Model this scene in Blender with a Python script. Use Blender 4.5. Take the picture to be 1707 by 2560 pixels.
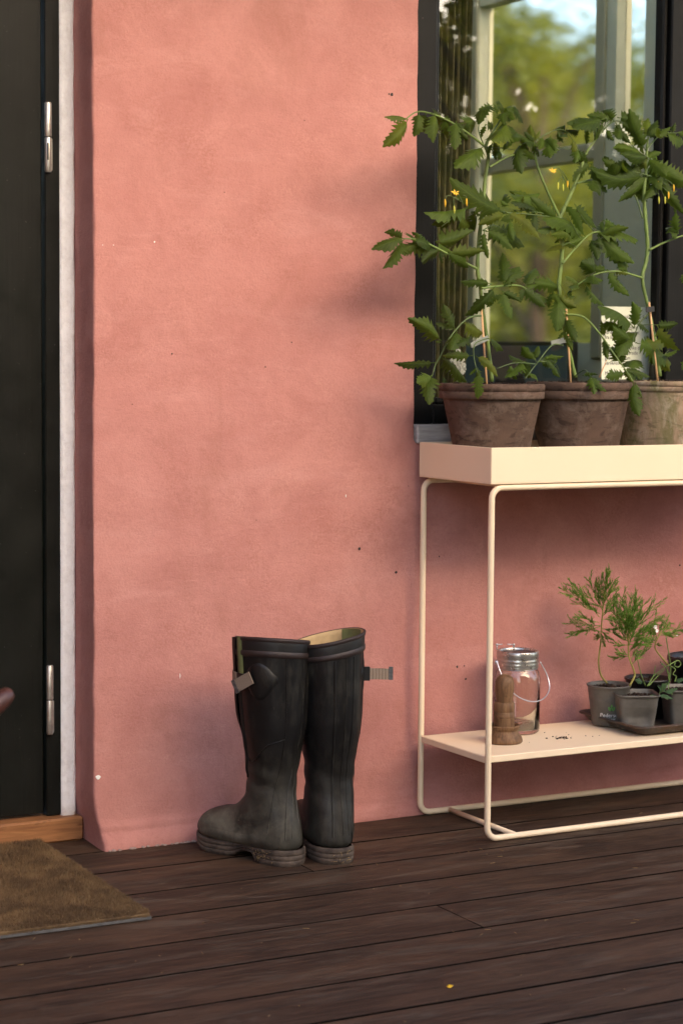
import bpy, math, random
from mathutils import Vector, Matrix, noise
R = math.radians
random.seed(7)
sc = bpy.context.scene
for o in list(bpy.data.objects): bpy.data.objects.remove(o)
col = sc.collection

# ------------------------------------------------------------------ camera
CAM = Vector((-1.4010, -3.4966, 0.9312)); FPX = 5067.15; YAW = 0.497397; PITCH = -0.077028; ROLL = 0.0080917
FW = Vector((math.sin(YAW)*math.cos(PITCH), math.cos(YAW)*math.cos(PITCH), math.sin(PITCH)))
_r = Vector((math.cos(YAW), -math.sin(YAW), 0)); _u = _r.cross(FW)
RT = _r*math.cos(ROLL)+_u*math.sin(ROLL); UP = _u*math.cos(ROLL)-_r*math.sin(ROLL)
cd = bpy.data.cameras.new('camera'); cam = bpy.data.objects.new('camera', cd); col.objects.link(cam)
cam.matrix_world = Matrix.Translation(CAM) @ Matrix((RT, UP, -FW)).transposed().to_4x4()
cd.sensor_fit = 'HORIZONTAL'; cd.sensor_width = 24.0; cd.lens = FPX/1707*24.0
cd.clip_start = 0.05; cd.clip_end = 500
cd.dof.use_dof = True; cd.dof.focus_distance = 3.75; cd.dof.aperture_fstop = 6.5
sc.camera = cam

# ------------------------------------------------------------------ sky, sun, exposure
SUN_AZ = R(12); SUN_EL = R(26)          # azimuth measured from -Y (garden side) towards +X
w = bpy.data.worlds.new('World'); sc.world = w; w.use_nodes = True
wn = w.node_tree.nodes; bg = wn['Background']
sky = wn.new('ShaderNodeTexSky'); sky.sky_type = 'NISHITA'; sky.sun_disc = False
sky.sun_elevation = SUN_EL; sky.sun_rotation = math.pi-SUN_AZ
sky.air_density = 1.0; sky.dust_density = 3.0; sky.ozone_density = 1.5
w.node_tree.links.new(sky.outputs[0], bg.inputs[0]); bg.inputs[1].default_value = 0.15
ld = bpy.data.lights.new('sun', 'SUN'); ld.energy = 0.78; ld.angle = R(46); ld.color = (1.0, 0.60, 0.22)
sun = bpy.data.objects.new('sun', ld); col.objects.link(sun)
sdir = Vector((math.sin(SUN_AZ)*math.cos(SUN_EL), -math.cos(SUN_AZ)*math.cos(SUN_EL), math.sin(SUN_EL)))
sun.rotation_euler = sdir.to_track_quat('Z', 'Y').to_euler(); sun.location = sdir*20
sc.view_settings.view_transform = 'Standard'; sc.view_settings.look = 'None'
sc.view_settings.gamma = 1.0; sc.view_settings.exposure = 1.95
sc.view_settings.use_curve_mapping = False
sc.cycles.use_denoising = True; sc.cycles.max_bounces = 8; sc.cycles.transparent_max_bounces = 12; sc.cycles.diffuse_bounces = 3; sc.cycles.glossy_bounces = 3; sc.cycles.adaptive_threshold = 0.025
sc.cycles.sample_clamp_indirect = 4.0

# ------------------------------------------------------------------ helpers
def at(u, v, y):                        # a measured image point (1707x2560) set at its real distance: plane Y = y
    d = FW + RT*((u-853.5)/FPX) - UP*((v-1280)/FPX)
    return CAM + d*((y-CAM.y)/d.y)
def atz(u, v, z):
    d = FW + RT*((u-853.5)/FPX) - UP*((v-1280)/FPX)
    return CAM + d*((z-CAM.z)/d.z)
def ss(a, b, x):
    t = max(0.0, min(1.0, (x-a)/(b-a))); return t*t*(3-2*t)
def lerp(a, b, t): return a+(b-a)*t
def crom(P, t):                         # Catmull-Rom through P, t in 0..1
    n = len(P)-1; x = min(max(t*n, 0), n-1e-9); i = int(x); f = x-i
    p0, p1, p2, p3 = P[max(i-1, 0)], P[i], P[i+1], P[min(i+2, n)]
    return 0.5*((2*p1)+(p2-p0)*f+(2*p0-5*p1+4*p2-p3)*f*f+(3*p1-p0-3*p2+p3)*f**3)
def spath(P, n):
    P = [Vector(p) for p in P]; return [crom(P, i/(n-1)) for i in range(n)]

class MB:
    def __init__(s): s.v = []; s.f = []; s.uv = None
    def add(s, vs, fs):
        o = len(s.v); s.v += [tuple(p) for p in vs]; s.f += [tuple(i+o for i in f) for f in fs]; return s
    def grid(s, rows, cu=False, cv=False):      # rows of points
        n, m = len(rows), len(rows[0]); fs = []
        for i in range(n if cv else n-1):
            for j in range(m if cu else m-1):
                a, b = i, (i+1) % n; c, d = j, (j+1) % m
                fs.append((a*m+c, a*m+d, b*m+d, b*m+c))
        return s.add([p for r in rows for p in r], fs)
    def box(s, a, b, bev=0.0, M=None):
        x0, y0, z0 = a; x1, y1, z1 = b
        if bev <= 0:
            vs = [Vector((x, y, z)) for z in (z0, z1) for y in (y0, y1) for x in (x0, x1)]
            fs = [(0,2,3,1),(4,5,7,6),(0,1,5,4),(2,6,7,3),(0,4,6,2),(1,3,7,5)]
        else:
            vs = []; idx = {}
            for sx in (0,1):
                for sy in (0,1):
                    for sz in (0,1):
                        for ax in range(3):
                            p = [(x0,x1)[sx], (y0,y1)[sy], (z0,z1)[sz]]
                            for k, sg in enumerate((sx,sy,sz)):
                                if k != ax: p[k] += bev*(1-2*sg)
                            idx[(sx,sy,sz,ax)] = len(vs); vs.append(Vector(p))
            g = lambda *k: idx[k]; fs = []
            for ax in range(3):
                o1, o2 = (ax+1) % 3, (ax+2) % 3
                for sgn in (0,1):
                    q = []
                    for (p1, p2) in ((0,0),(1,0),(1,1),(0,1)):
                        k = [0,0,0]; k[ax] = sgn; k[o1] = p1; k[o2] = p2; q.append(g(*k, ax))
                    fs.append(tuple(q if sgn else q[::-1]))
                for s1 in (0,1):
                    for s2 in (0,1):
                        q = []
                        for (e, which) in ((0,o1),(1,o1),(1,o2),(0,o2)):
                            k = [0,0,0]; k[ax] = e; k[o1] = s1; k[o2] = s2; q.append(g(*k, which))
                        fs.append(tuple(q if (s1 == s2) else q[::-1]))
            for sx in (0,1):
                for sy in (0,1):
                    for sz in (0,1):
                        q = (g(sx,sy,sz,0), g(sx,sy,sz,1), g(sx,sy,sz,2))
                        fs.append(q if (sx+sy+sz) % 2 else q[::-1])
        if M is not None: vs = [M @ p for p in vs]
        return s.add(vs, fs)
    def tube(s, P, r, n=8, closed=False, cap=True):
        P = [Vector(p) for p in P]; m = len(P); rs = r if isinstance(r, (list, tuple)) else [r]*m
        T = []
        for i in range(m):
            a = P[(i-1) % m] if closed else P[max(i-1, 0)]; b = P[(i+1) % m] if closed else P[min(i+1, m-1)]
            t = b-a; T.append(t.normalized() if t.length > 1e-9 else Vector((0,0,1)))
        ref = Vector((0,0,1)) if abs(T[0].z) < 0.9 else Vector((1,0,0))
        nrm = (ref-T[0]*ref.dot(T[0])).normalized(); rows = []
        for i in range(m):
            nrm = nrm-T[i]*nrm.dot(T[i])
            nrm = nrm.normalized() if nrm.length > 1e-6 else T[i].orthogonal().normalized()
            bn = T[i].cross(nrm)
            rows.append([P[i]+(nrm*math.cos(2*math.pi*k/n)+bn*math.sin(2*math.pi*k/n))*rs[i] for k in range(n)])
        o = len(s.v); s.grid(rows, cu=True, cv=closed)
        if cap and not closed:
            s.f.append(tuple(range(o+n-1, o-1, -1))); s.f.append(tuple(o+(m-1)*n+k for k in range(n)))
        return s
    def lathe(s, prof, c=(0,0,0), n=48, fn=None):
        c = Vector(c); rows = []
        for (r, z) in prof:
            row = []
            for k in range(n):
                a = 2*math.pi*k/n; rr = r*(fn(a, z) if fn else 1)
                row.append(c+Vector((rr*math.cos(a), rr*math.sin(a), z)))
            rows.append(row)
        return s.grid(rows, cu=True)
    def build(s, name, mat, parent=None, smooth=True, loc=None, sharp=None):
        me = bpy.data.meshes.new(name); me.from_pydata(s.v, [], s.f); me.update()
        if smooth: me.polygons.foreach_set('use_smooth', [True]*len(me.polygons))
        if sharp is not None:
            try: me.set_sharp_from_angle(angle=R(sharp))
            except Exception: pass
        if mat is not None: me.materials.append(mat)
        if s.uv:
            ul = me.uv_layers.new(name='UVMap')
            for lp in me.loops: ul.data[lp.index].uv = s.uv[lp.vertex_index]
        o = bpy.data.objects.new(name, me); col.objects.link(o)
        if parent: o.parent = parent
        if loc is not None: o.location = loc
        return o
def tag(o, label=None, cat=None, group=None, kind=None):
    if label: o['label'] = label
    if cat: o['category'] = cat
    if group: o['group'] = group
    if kind: o['kind'] = kind
    return o
def thing(name, label, cat, loc=(0,0,0), group=None):
    o = bpy.data.objects.new(name, None); col.objects.link(o); o.location = loc; o.empty_display_size = 0.05
    return tag(o, label, cat, group)
def local(mb, o):                       # shift a world-built mesh into an Empty's space
    l = o.location; mb.v = [(a-l.x, b-l.y, c-l.z) for a, b, c in mb.v]; return mb

# ------------------------------------------------------------------ material helper
class T:
    def __init__(s, name):
        s.m = bpy.data.materials.new(name); s.m.use_nodes = True; s.t = s.m.node_tree
        s.t.nodes.clear(); s.o = s.t.nodes.new('ShaderNodeOutputMaterial')
    def n(s, typ, ins=None, **pr):
        x = s.t.nodes.new('ShaderNode'+typ)
        for k, v in pr.items(): setattr(x, k, v)
        for k, v in (ins or {}).items():
            sk = x.inputs[k]
            if hasattr(v, 'is_linked'): s.t.links.new(v, sk)
            elif isinstance(v, bpy.types.Node): s.t.links.new(v.outputs[0], sk)
            else:
                if isinstance(v, tuple) and len(v) == 3 and len(sk.default_value) == 4: v = (*v, 1)
                sk.default_value = v
        return x
    def obj(s, sc_=(1,1,1), gen=False, loc=(0,0,0)):
        c = s.n('TexCoord'); return s.n('Mapping', {0: c.outputs['Object'], 'Scale': sc_, 'Location': loc}).outputs[0]
    def noise(s, vec, scale, detail=4, rough=0.55, dist=0.0):
        return s.n('TexNoise', {'Vector': vec, 'Scale': scale, 'Detail': detail, 'Roughness': rough, 'Distortion': dist}).outputs[0]
    def ramp(s, f, stops, interp='LINEAR'):
        x = s.n('ValToRGB', {0: f}); x.color_ramp.interpolation = interp; e = x.color_ramp.elements
        while len(e) < len(stops): e.new(0.5)
        for q, (p, c) in zip(e, stops):
            q.position = p; q.color = (*c, 1) if isinstance(c, tuple) else (c, c, c, 1)
        return x.outputs[0]
    def mix(s, f, a, b, blend='MIX'):
        x = s.n('Mix', data_type='RGBA', blend_type=blend)
        for k, v in ((0, f), (6, a), (7, b)):
            if hasattr(v, 'is_linked'): s.t.links.new(v, x.inputs[k])
            else: x.inputs[k].default_value = (*v, 1) if isinstance(v, tuple) else v
        return x.outputs[2]
    def math(s, op, a, b=0.0, clamp=False):
        x = s.n('Math', {0: a, 1: b}, operation=op); x.use_clamp = clamp; return x.outputs[0]
    def rnd(s): return s.n('ObjectInfo').outputs['Random']
    def bump(s, h, st, d=0.01, nrm=None):
        i = {'Height': h, 'Strength': st, 'Distance': d}
        if nrm is not None: i['Normal'] = nrm
        return s.n('Bump', i).outputs[0]
    def pbr(s, col_, rough=0.5, metal=0.0, nrm=None, spec=0.5, **kw):
        i = {'Base Color': col_, 'Roughness': rough, 'Metallic': metal, 'Specular IOR Level': spec}
        if nrm is not None: i['Normal'] = nrm
        i.update(kw); b = s.n('BsdfPrincipled', i); s.t.links.new(b.outputs[0], s.o.inputs[0]); return s.m
    def done(s, sh): s.t.links.new(sh, s.o.inputs[0]); return s.m
def simple(name, c, rough=0.5, metal=0.0, var=0.0, vs=20, bump=0.0, bs=200, spec=0.5):
    t = T(name); o = t.obj()
    cc = c
    if var: cc = t.mix(t.ramp(t.noise(o, vs, 5), [(0.3, 0.0), (0.7, 1.0)]), tuple(x*(1-var) for x in c), tuple(min(1, x*(1+var)) for x in c))
    return t.pbr(cc, rough, metal, t.bump(t.noise(o, bs, 3), bump, 0.003) if bump else None, spec)
# ------------------------------------------------------------------ materials of the house and deck
def m_plaster():
    t = T('pink_limewash'); o = t.obj()
    big = t.noise(o, 2.6, 5, 0.6, 0.4); mid = t.noise(o, 9, 6, 0.62, 0.6); fine = t.noise(o, 240, 3, 0.6)
    st = t.noise(t.obj((2.0, 2.0, 7.0)), 2.6, 7, 0.68, 0.6)
    c = t.mix(t.ramp(big, [(0.36, 0.0), (0.66, 1.0)]), (0.500, 0.237, 0.205), (0.437, 0.194, 0.169))
    c = t.mix(t.ramp(mid, [(0.42, 0.0), (0.72, 0.8)]), c, (0.383, 0.161, 0.141))
    c = t.mix(t.ramp(st, [(0.52, 0.0), (0.72, 0.38)]), c, (0.558, 0.295, 0.261))
    # dark weathered smudges, brownish
    sm = t.noise(t.obj((1.0, 1.0, 0.7), loc=(3.1, 0, 1.7)), 5.0, 6, 0.7, 0.8)
    c = t.mix(t.ramp(sm, [(0.54, 0.0), (0.76, 0.65)]), c, (0.321, 0.137, 0.107))
    c = t.mix(t.ramp(fine, [(0.30, 0.30), (0.52, 0.0)]), c, (0.336, 0.154, 0.129))
    c = t.mix(t.ramp(t.noise(o, 620, 2, 0.5), [(0.62, 0.0), (0.80, 0.35)]), c, (0.609, 0.366, 0.309))
    sp = t.math('MULTIPLY', t.ramp(t.noise(o, 210, 4, 0.65), [(0.42, 0.0), (0.60, 1.0)]), t.ramp(t.noise(t.obj(loc=(7, 2, 5)), 6.5, 7, 0.7, 0.5), [(0.46, 0.0), (0.70, 0.42)]))
    c = t.mix(sp, c, (0.274, 0.100, 0.072))
    sl = t.math('MULTIPLY', t.ramp(t.noise(t.obj(loc=(3, 9, 1)), 150, 4, 0.65), [(0.50, 0.0), (0.66, 1.0)]), t.ramp(t.noise(t.obj((1, 1, 2.4), loc=(1, 4, 8)), 5.0, 7, 0.7, 0.5), [(0.52, 0.0), (0.72, 0.30)]))
    c = t.mix(sl, c, (0.678, 0.378, 0.305))
    h1 = t.noise(o, 60, 6, 0.65, 0.3); h2 = t.noise(o, 330, 3, 0.6); h3 = t.noise(t.obj((1, 1, 3)), 11, 4, 0.6, 0.4)
    n = t.bump(h3, 0.10, 0.02); n = t.bump(h1, 0.30, 0.005, n); n = t.bump(h2, 0.45, 0.0022, n)
    return t.pbr(c, 0.92, 0, n, 0.2)
def m_whitewash():
    t = T('white_limewash'); o = t.obj()
    c = t.mix(t.ramp(t.noise(o, 70, 6, 0.7), [(0.45, 0.0), (0.75, 0.6)]), (0.93, 0.92, 0.90), (0.68, 0.65, 0.62))
    n = t.bump(t.noise(o, 45, 6, 0.6), 0.5, 0.008); n = t.bump(t.noise(o, 300, 3), 0.4, 0.002, n)
    return t.pbr(c, 0.9, 0, n, 0.2)
def m_blackpaint(name, c=(0.0060, 0.0066, 0.0056)):
    t = T(name); o = t.obj()
    g = t.noise(t.obj((60, 60, 1.6)), 3, 5, 0.6)
    cc = t.mix(t.ramp(t.noise(o, 9, 5, 0.65), [(0.35, 0.0), (0.75, 1.0)]), c, tuple(x*1.75 for x in c))
    cc = t.mix(t.ramp(t.noise(o, 190, 2, 0.5), [(0.74, 0.0), (0.79, 0.5)]), cc, (0.12, 0.12, 0.11))
    return t.pbr(cc, t.ramp(t.noise(o, 14, 4), [(0.3, 0.34), (0.7, 0.52)]), 0, t.bump(g, 0.16, 0.004), 0.16)
def m_deck():
    t = T('oiled_deck_board'); r = t.rnd()
    off = t.n('CombineXYZ', {0: t.math('MULTIPLY', r, 37.0), 1: t.math('MULTIPLY', r, 11.0), 2: 0.0}).outputs[0]
    c0 = t.n('TexCoord').outputs['Object']
    p = t.n('VectorMath', {0: c0, 1: off}, operation='ADD').outputs[0]
    def mp(s): return t.n('Mapping', {0: p, 'Scale': s}).outputs[0]
    g1 = t.noise(mp((1.6, 34, 34)), 2.0, 6, 0.66, 1.1); g2 = t.noise(mp((5, 170, 170)), 2.0, 4, 0.6)
    bl = t.noise(mp((1.6, 7, 7)), 1.7, 6, 0.68, 0.7); du = t.noise(mp((2.4, 11, 11)), 2.2, 7, 0.74, 0.9)
    a = t.ramp(r, [(0.0, (0.0241, 0.0140, 0.0089)), (0.35, (0.0430, 0.0238, 0.0140)), (0.7, (0.0198, 0.0132, 0.0093)), (1.0, (0.0533, 0.0281, 0.0156))])
    c = t.mix(t.ramp(g1, [(0.36, 0.0), (0.66, 0.9)]), a, (0.0129, 0.0083, 0.0061))
    c = t.mix(t.ramp(bl, [(0.46, 0.0), (0.68, 0.85)]), c, (0.0903, 0.0511, 0.0296))
    c = t.mix(t.ramp(g2, [(0.46, 0.0), (0.64, 0.75)]), c, (0.0946, 0.0528, 0.0318))
    c = t.mix(t.ramp(du, [(0.52, 0.0), (0.70, 0.6)]), c, (0.1247, 0.0954, 0.0680))
    c = t.mix(t.ramp(t.noise(p, 150, 2, 0.5), [(0.755, 0.0), (0.80, 0.7)]), c, (0.1720, 0.1404, 0.0961))
    n = t.bump(g2, 0.22, 0.003); n = t.bump(g1, 0.25, 0.006, n)
    return t.pbr(c, t.ramp(du, [(0.3, 0.52), (0.75, 0.80)]), 0, n, 0.24)
def m_oak():
    t = T('worn_oak'); o = t.obj((2.5, 34, 34))
    g = t.noise(o, 2.2, 6, 0.62, 1.0)
    c = t.mix(t.ramp(g, [(0.32, 0.0), (0.7, 1.0)]), (0.34, 0.155, 0.060), (0.19, 0.078, 0.030))
    c = t.mix(t.ramp(t.noise(t.obj((1, 2, 3)), 16, 5, 0.7, 0.6), [(0.56, 0.0), (0.70, 0.8)]), c, (0.10, 0.042, 0.018))
    return t.pbr(c, 0.55, 0, t.bump(g, 0.3, 0.004), 0.35)
PLASTER = m_plaster(); WHITE = m_whitewash(); DOORP = m_blackpaint('black_green_door_paint'); FRAMEP = m_blackpaint('black_window_paint', (0.0042, 0.0044, 0.0045))
DECK = m_deck(); OAK = m_oak()
def m_steel(name='brushed_steel', c=(0.62, 0.60, 0.55), rough=0.34):
    t = T(name); o = t.obj((1, 1, 1))
    cc = t.mix(t.ramp(t.noise(o, 55, 6, 0.7), [(0.42, 0.0), (0.72, 0.9)]), c, tuple(x*0.62 for x in c))
    return t.pbr(cc, t.ramp(t.noise(o, 90, 4), [(0.3, rough), (0.7, rough+0.16)]), 0.9, t.bump(t.noise(o, 260, 3), 0.15, 0.002))
STEEL = m_steel(); 
def m_pane():
    t = T('window_glass'); lw = t.math('ADD', t.math('MULTIPLY', t.math('POWER', t.n('LayerWeight', {0: 0.5}).outputs['Facing'], 5.0), 0.93), 0.055)
    a = t.n('BsdfTransparent', {0: (1.0, 1.0, 0.98)}); g = t.n('BsdfGlossy', {0: (1, 1, 1), 'Roughness': 0.0})
    return t.done(t.n('MixShader', {0: lw, 1: a.outputs[0], 2: g.outputs[0]}).outputs[0])
PANE = m_pane()

# ------------------------------------------------------------------ ground
m = MB(); S = 160
m.grid([[(-S+2*S*i/20, -S+2*S*j/20, -0.35) for i in range(21)] for j in range(21)])
t = T('lawn'); o_ = t.obj()
LAWN = t.pbr(t.mix(t.ramp(t.noise(o_, 0.8, 6, 0.7), [(0.35, 0.0), (0.65, 1.0)]), (0.055, 0.095, 0.020), (0.095, 0.125, 0.028)), 0.95, 0, t.bump(t.noise(o_, 40, 4), 0.7, 0.03), 0.2)
tag(m.build('ground', LAWN), kind='structure')

GRIME = simple('seam_grime', (0.010, 0.0078, 0.0065), 1.0, spec=0.0)
# ------------------------------------------------------------------ deck: dark joist base and single boards
m = MB(); m.box((-2.9, -4.6, -0.30), (3.4, 0.20, -0.0042))
deck = tag(m.build('deck', simple('joist_black', (0.004, 0.0035, 0.0035), 1.0, spec=0.0), smooth=False), kind='structure')
edges = [0.144+0.002, 0.0, -0.149, -0.306, -0.452, -0.602, -0.751, -0.902, -1.049, -1.196]
while edges[-1] > -4.4: edges.append(edges[-1]-0.1485)
joints = {2: [0.28, 2.05], 4: [1.55], 5: [0.3605], 8: [0.53, 2.4], 7: [2.2], 3: [1.75], 6: [1.9], 1: [2.3], 9: [-0.6]}
rb = random.Random(3)
for k in range(len(edges)-1):
    y1, y0 = edges[k]-rb.uniform(.0014, .0028), edges[k+1]+rb.uniform(.0014, .0028)
    xs = [-2.88]+joints.get(k, [rb.uniform(-0.4, 2.6)])+[3.38]
    for a, b in zip(xs, xs[1:]):
        L = b-a-0.0008; W_ = y1-y0; mb = MB(); dz = rb.uniform(-0.0004, 0.0006)
        mb.box((-L/2, -W_/2, -0.0033), (L/2, W_/2, 0.0), 0.0012)
        o = mb.build('board', DECK, deck, smooth=False, loc=((a+b)/2, (y0+y1)/2, dz-0.0006))
        o.rotation_euler.z = rb.uniform(-1, 1)*0.0004; o.data.materials.append(GRIME)
        for f_ in o.data.polygons: f_.material_index = 0 if f_.normal.z > 0.95 else 1

# ------------------------------------------------------------------ house
house = thing('house', 'pink limewashed house wall with black door and black framed window', 'house')
WX0, WX1, WZ0, WZ1 = 0.673, 2.32, 0.762, 2.15     # window opening
WY = 0.018
def wall_noise(x, z):
    return 0.0026*noise.noise(Vector((x*3.1, z*3.1, 0.3)))+0.0022*noise.noise(Vector((x*7, z*14, 4.3)))+0.0007*noise.noise(Vector((x*34, z*34, 9.3)))
def flare(z):
    return -0.020*(1-ss(0.004, 0.046, z)) - 0.004*(1-ss(0.03, 0.25, z))
cols = [(-0.0105, 0.150, 0.9), (-0.0115, 0.128, 0.9), (-0.0125, 0.10, 0.9), (-0.0140, 0.072, 0.9), (-0.0155, 0.050, 0.9), (-0.0163, 0.034, 0.9), (-0.0166, 0.0245, 0.8), (-0.0163, 0.0212, 0.5), (-0.0150, 0.0190, 0.2), (-0.0125, 0.0182, 0), (-0.006, 0.0180, 0), (0.002, WY, 0)]
x = 0.014
while x < WX0-0.008: cols.append((x, WY, 0)); x += 0.0148
cols.append((WX0-0.005, WY+0.0004, 0)); cols.append((WX0, WY+0.004, 0)); iW0 = len(cols)-1
x = WX0+0.02
while x < WX1-0.01: cols.append((x, WY, 0)); x += 0.026
cols.append((WX1, WY, 0)); iW1 = len(cols)-1
x = WX1+0.03
while x < 3.4: cols.append((x, WY, 0)); x += 0.05
zs = [0.0, 0.006, 0.012, 0.018, 0.024, 0.030, 0.035, 0.040, 0.046, 0.054]
z = 0.066
while z < WZ0-0.008: zs.append(z); z += 0.0152
zs.append(WZ0); jW0 = len(zs)-1; z = WZ0+0.015
while z < WZ1-0.01: zs.append(z); z += 0.0152
zs.append(WZ1); jW1 = len(zs)-1; z = WZ1+0.04
while z < 2.75: zs.append(z); z += 0.05
mb = MB(); V = []
for z in zs:
    for (x, y, k) in cols:
        d = wall_noise(x, z)*(1 if y > -1 else 0); fx = 0.012*(1-ss(0.0, 0.11, z))*(1-ss(0.0, 0.30, x)) + 0.003*noise.noise(Vector((1.7, z*2.3, 7)))*(1-ss(0, 0.1, x))
        ledge = (0.0035+0.003*(1-ss(0.0, 0.5, x)))*math.exp(-((z-0.042-0.006*noise.noise(Vector((x*4, 0, 2))))/0.006)**2)
        fy = flare(z+0.008*noise.noise(Vector((x*3.3, 1, 2))))-ledge
        jit = 0.0016*noise.noise(Vector((z*14, x*3, 3)))+0.0009*noise.noise(Vector((z*60, 1, 3))) if abs(x-WX0) < 0.006 or k > 0.1 else 0
        V.append((x+fx+d*k+jit+(0.012*(1-ss(0.62, 0.80, z))*0 if k == 0 else 0), (y if k or not WX0-0.006<x<WX0+0.001 or WZ0-0.004<z<WZ1+0.004 else WY)+(d+fy)*(1-k)+fy*0.2*k, z))
nc = len(cols); F = []
for j in range(len(zs)-1):
    for i in range(nc-1):
        if jW0 <= j < jW1 and iW0 <= i < iW1: continue
        F.append((j*nc+i, j*nc+i+1, (j+1)*nc+i+1, (j+1)*nc+i))
mb.add(V, F)
# window reveals and the wall's inner face
def strip(a, b): 
    rows = [[Vector(p) for p in a], [Vector(p) for p in b]]; mb.grid(rows)
strip([V[j*nc+iW0] for j in range(jW0, jW1+1)], [(WX0+0.004, 0.30, zs[j]) for j in range(jW0, jW1+1)])
strip([(WX1, 0.30, zs[j]) for j in range(jW0, jW1+1)], [V[j*nc+iW1] for j in range(jW0, jW1+1)])
strip([(cols[i][0], 0.30, WZ0) for i in range(iW0, iW1+1)], [V[jW0*nc+i] for i in range(iW0, iW1+1)])
strip([V[jW1*nc+i] for i in range(iW0, iW1+1)], [(cols[i][0], 0.30, WZ1) for i in range(iW0, iW1+1)])
wall = mb.build('wall', PLASTER, house)
# wall on the other side of the door, and above it
mb = MB(); mb.box((-2.9, WY, 0), (-1.02, 0.30, 2.74), 0.012); mb.box((-1.02, WY+0.002, 2.10), (-0.02, 0.30, 2.74)); mb.build('wall', PLASTER, house, smooth=False)
# unseen timber overhang added to cut sky light and bounce warmth on the wall
PINE = (lambda t: t.pbr(t.mix(t.ramp(t.noise(t.obj((2, 30, 30)), 2.0, 5, 0.6, 0.8), [(0.35, 0.0), (0.7, 1.0)]), (0.56, 0.27, 0.105), (0.42, 0.19, 0.075)), 0.6))(T('pine_soffit'))
added_eave = MB().box((-2.9, -1.10, 2.36), (3.39, 0.30, 2.42), 0.003).build('added_eave', simple('roof_felt', (0.05, 0.05, 0.05), 0.9), house, smooth=False)
for k_ in range(11):
    MB().box((-2.9, -1.095+k_*0.1005, 2.338), (3.38, -1.095+k_*0.1005+0.097, 2.3595), 0.002).build('soffit_board', PINE, added_eave, smooth=False)
# chips, specks and scuffs of the limewash
def blob(mb, u, v, r, y=None, seed=0, el=1.0):
    rr = random.Random(seed); p = at(u, v, WY); p.y = WY+wall_noise(p.x, p.z)+flare(p.z)-0.0012 if y is None else y
    k = 11; pts = [(p.x+math.cos(2*math.pi*i/k)*r*rr.uniform(0.7, 1.15), p.y, p.z+math.sin(2*math.pi*i/k)*r*el*rr.uniform(0.7, 1.15)) for i in range(k)]
    q = [(lerp(a, p.x, .25), b-0.0007, lerp(c, p.z, .25)) for a, b, c in pts]
    n0 = len(mb.v); mb.grid([pts, q], cu=True); mb.f.append(tuple(range(n0+k, n0+2*k)))
CHIP = simple('bare_white_chip', (0.86, 0.84, 0.80), 0.9, var=0.1, vs=90); SPECK = simple('black_speck', (0.03, 0.022, 0.02), 0.8)
for i, (u, v, r, e) in enumerate([(244, 1943, 0.0052, 0.85), (386, 604, 0.0016, 1), (256, 612, 0.0011, 0.8), (283, 612, 0.0012, .8), (450, 1690, 0.0008, 7), (864, 1240, 0.001, 3)]):
    mb = MB(); blob(mb, u, v, r, seed=i, el=e); mb.build('paint_chip', CHIP, house, smooth=False)
for i, (u, v, r) in enumerate([(978, 235, .0034), (971, 234, .0018), (430, 884, .0018), (663, 917, .0016), (729, 855, .0014), (898, 1372, .0034), (990, 1431, .003), (1143, 1667, .0026), (1164, 1698, .0024), (1160, 1665, .0016), (1096, 1391, .0018), (1698, 1413, .0024), (1056, 44, .002), (640, 1300, .001), (1020, 1215, .0011), (760, 300, .0011), (560, 480, .001), (330, 1010, .0011)]):
    mb = MB(); blob(mb, u, v, r, seed=i+50); mb.build('speck', SPECK, house, smooth=False)
# crumbling edge where wall meets deck
rr = random.Random(11); mb = MB()
for i in range(84):
    x = rr.uniform(0.0, 1.5) if i > 64 else rr.uniform(0.0, 0.25); s = rr.uniform(0.0015, 0.004)
    y = WY+flare(0)-0.001-rr.uniform(0, 0.004); mb.box((x, y-s*0.6, 0), (x+s*1.6, y+s, s*0.9), s*0.3, )
for i in range(26):
    t_ = rr.uniform(0, 1); x = lerp(0.008, 0.010, t_)-rr.uniform(0, .006); y = lerp(-0.004, 0.135, t_); s = rr.uniform(0.002, 0.005); mb.box((x-s, y, 0), (x+s*.4, y+s*1.3, s*1.1), s*0.3)
tag(mb.build('crumbs', simple('mortar_crumb', (0.33, 0.25, 0.22), 0.95, var=0.3, vs=200), house, smooth=False), kind='stuff')

# door with frame, limewashed fillet and oak threshold
FY = 0.134
mb = MB(); n_ = 70; rowsA = []
for i in range(n_):
    z = lerp(0.036, 2.10, i/(n_-1)); j1 = 0.0012*noise.noise(Vector((0, z*16, 1)))+0.0006*noise.noise(Vector((0, z*60, 1))); j2 = 0.0016*noise.noise(Vector((5, z*12, 1)))+0.0009*noise.noise(Vector((5, z*55, 1)))
    rowsA.append([(-0.0405+j1, FY+0.004, z), (-0.0405+j1, FY-0.004, z), (-0.0365+j1, FY-0.0100, z), (-0.029, FY-0.0112+j2*.4, z), (-0.021, FY-0.0118+j2*.5, z), (-0.0155+j2, FY-0.0118, z), (-0.0115+j2, FY-0.009, z), (-0.0115+j2, FY+0.004, z)])
mb.grid(rowsA); mb.f.append(tuple(range(7, -1, -1))); mb.build('plaster_fillet', WHITE, house)
frame = MB().box((-0.0685, FY-0.006, 0.047), (-0.039, 0.20, 2.10), 0.002).box((-1.02, FY-0.006, 0.05), (-0.985, 0.20, 2.10), 0.002).box((-0.985, FY-0.0055, 2.06), (-0.0685, 0.20, 2.0995), 0.002).build('door_frame', DOORP, house, smooth=False)
door = MB()
D0, D1 = -0.983, -0.0725
for (a, b) in (((D1-0.0885, .0), (D1, 1)), ((D0, 0), (D0+0.09, 1))):
    door.box((a[0], FY+0.001, 0.052), (b[0], FY+0.042, 2.055), 0.0022)
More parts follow.
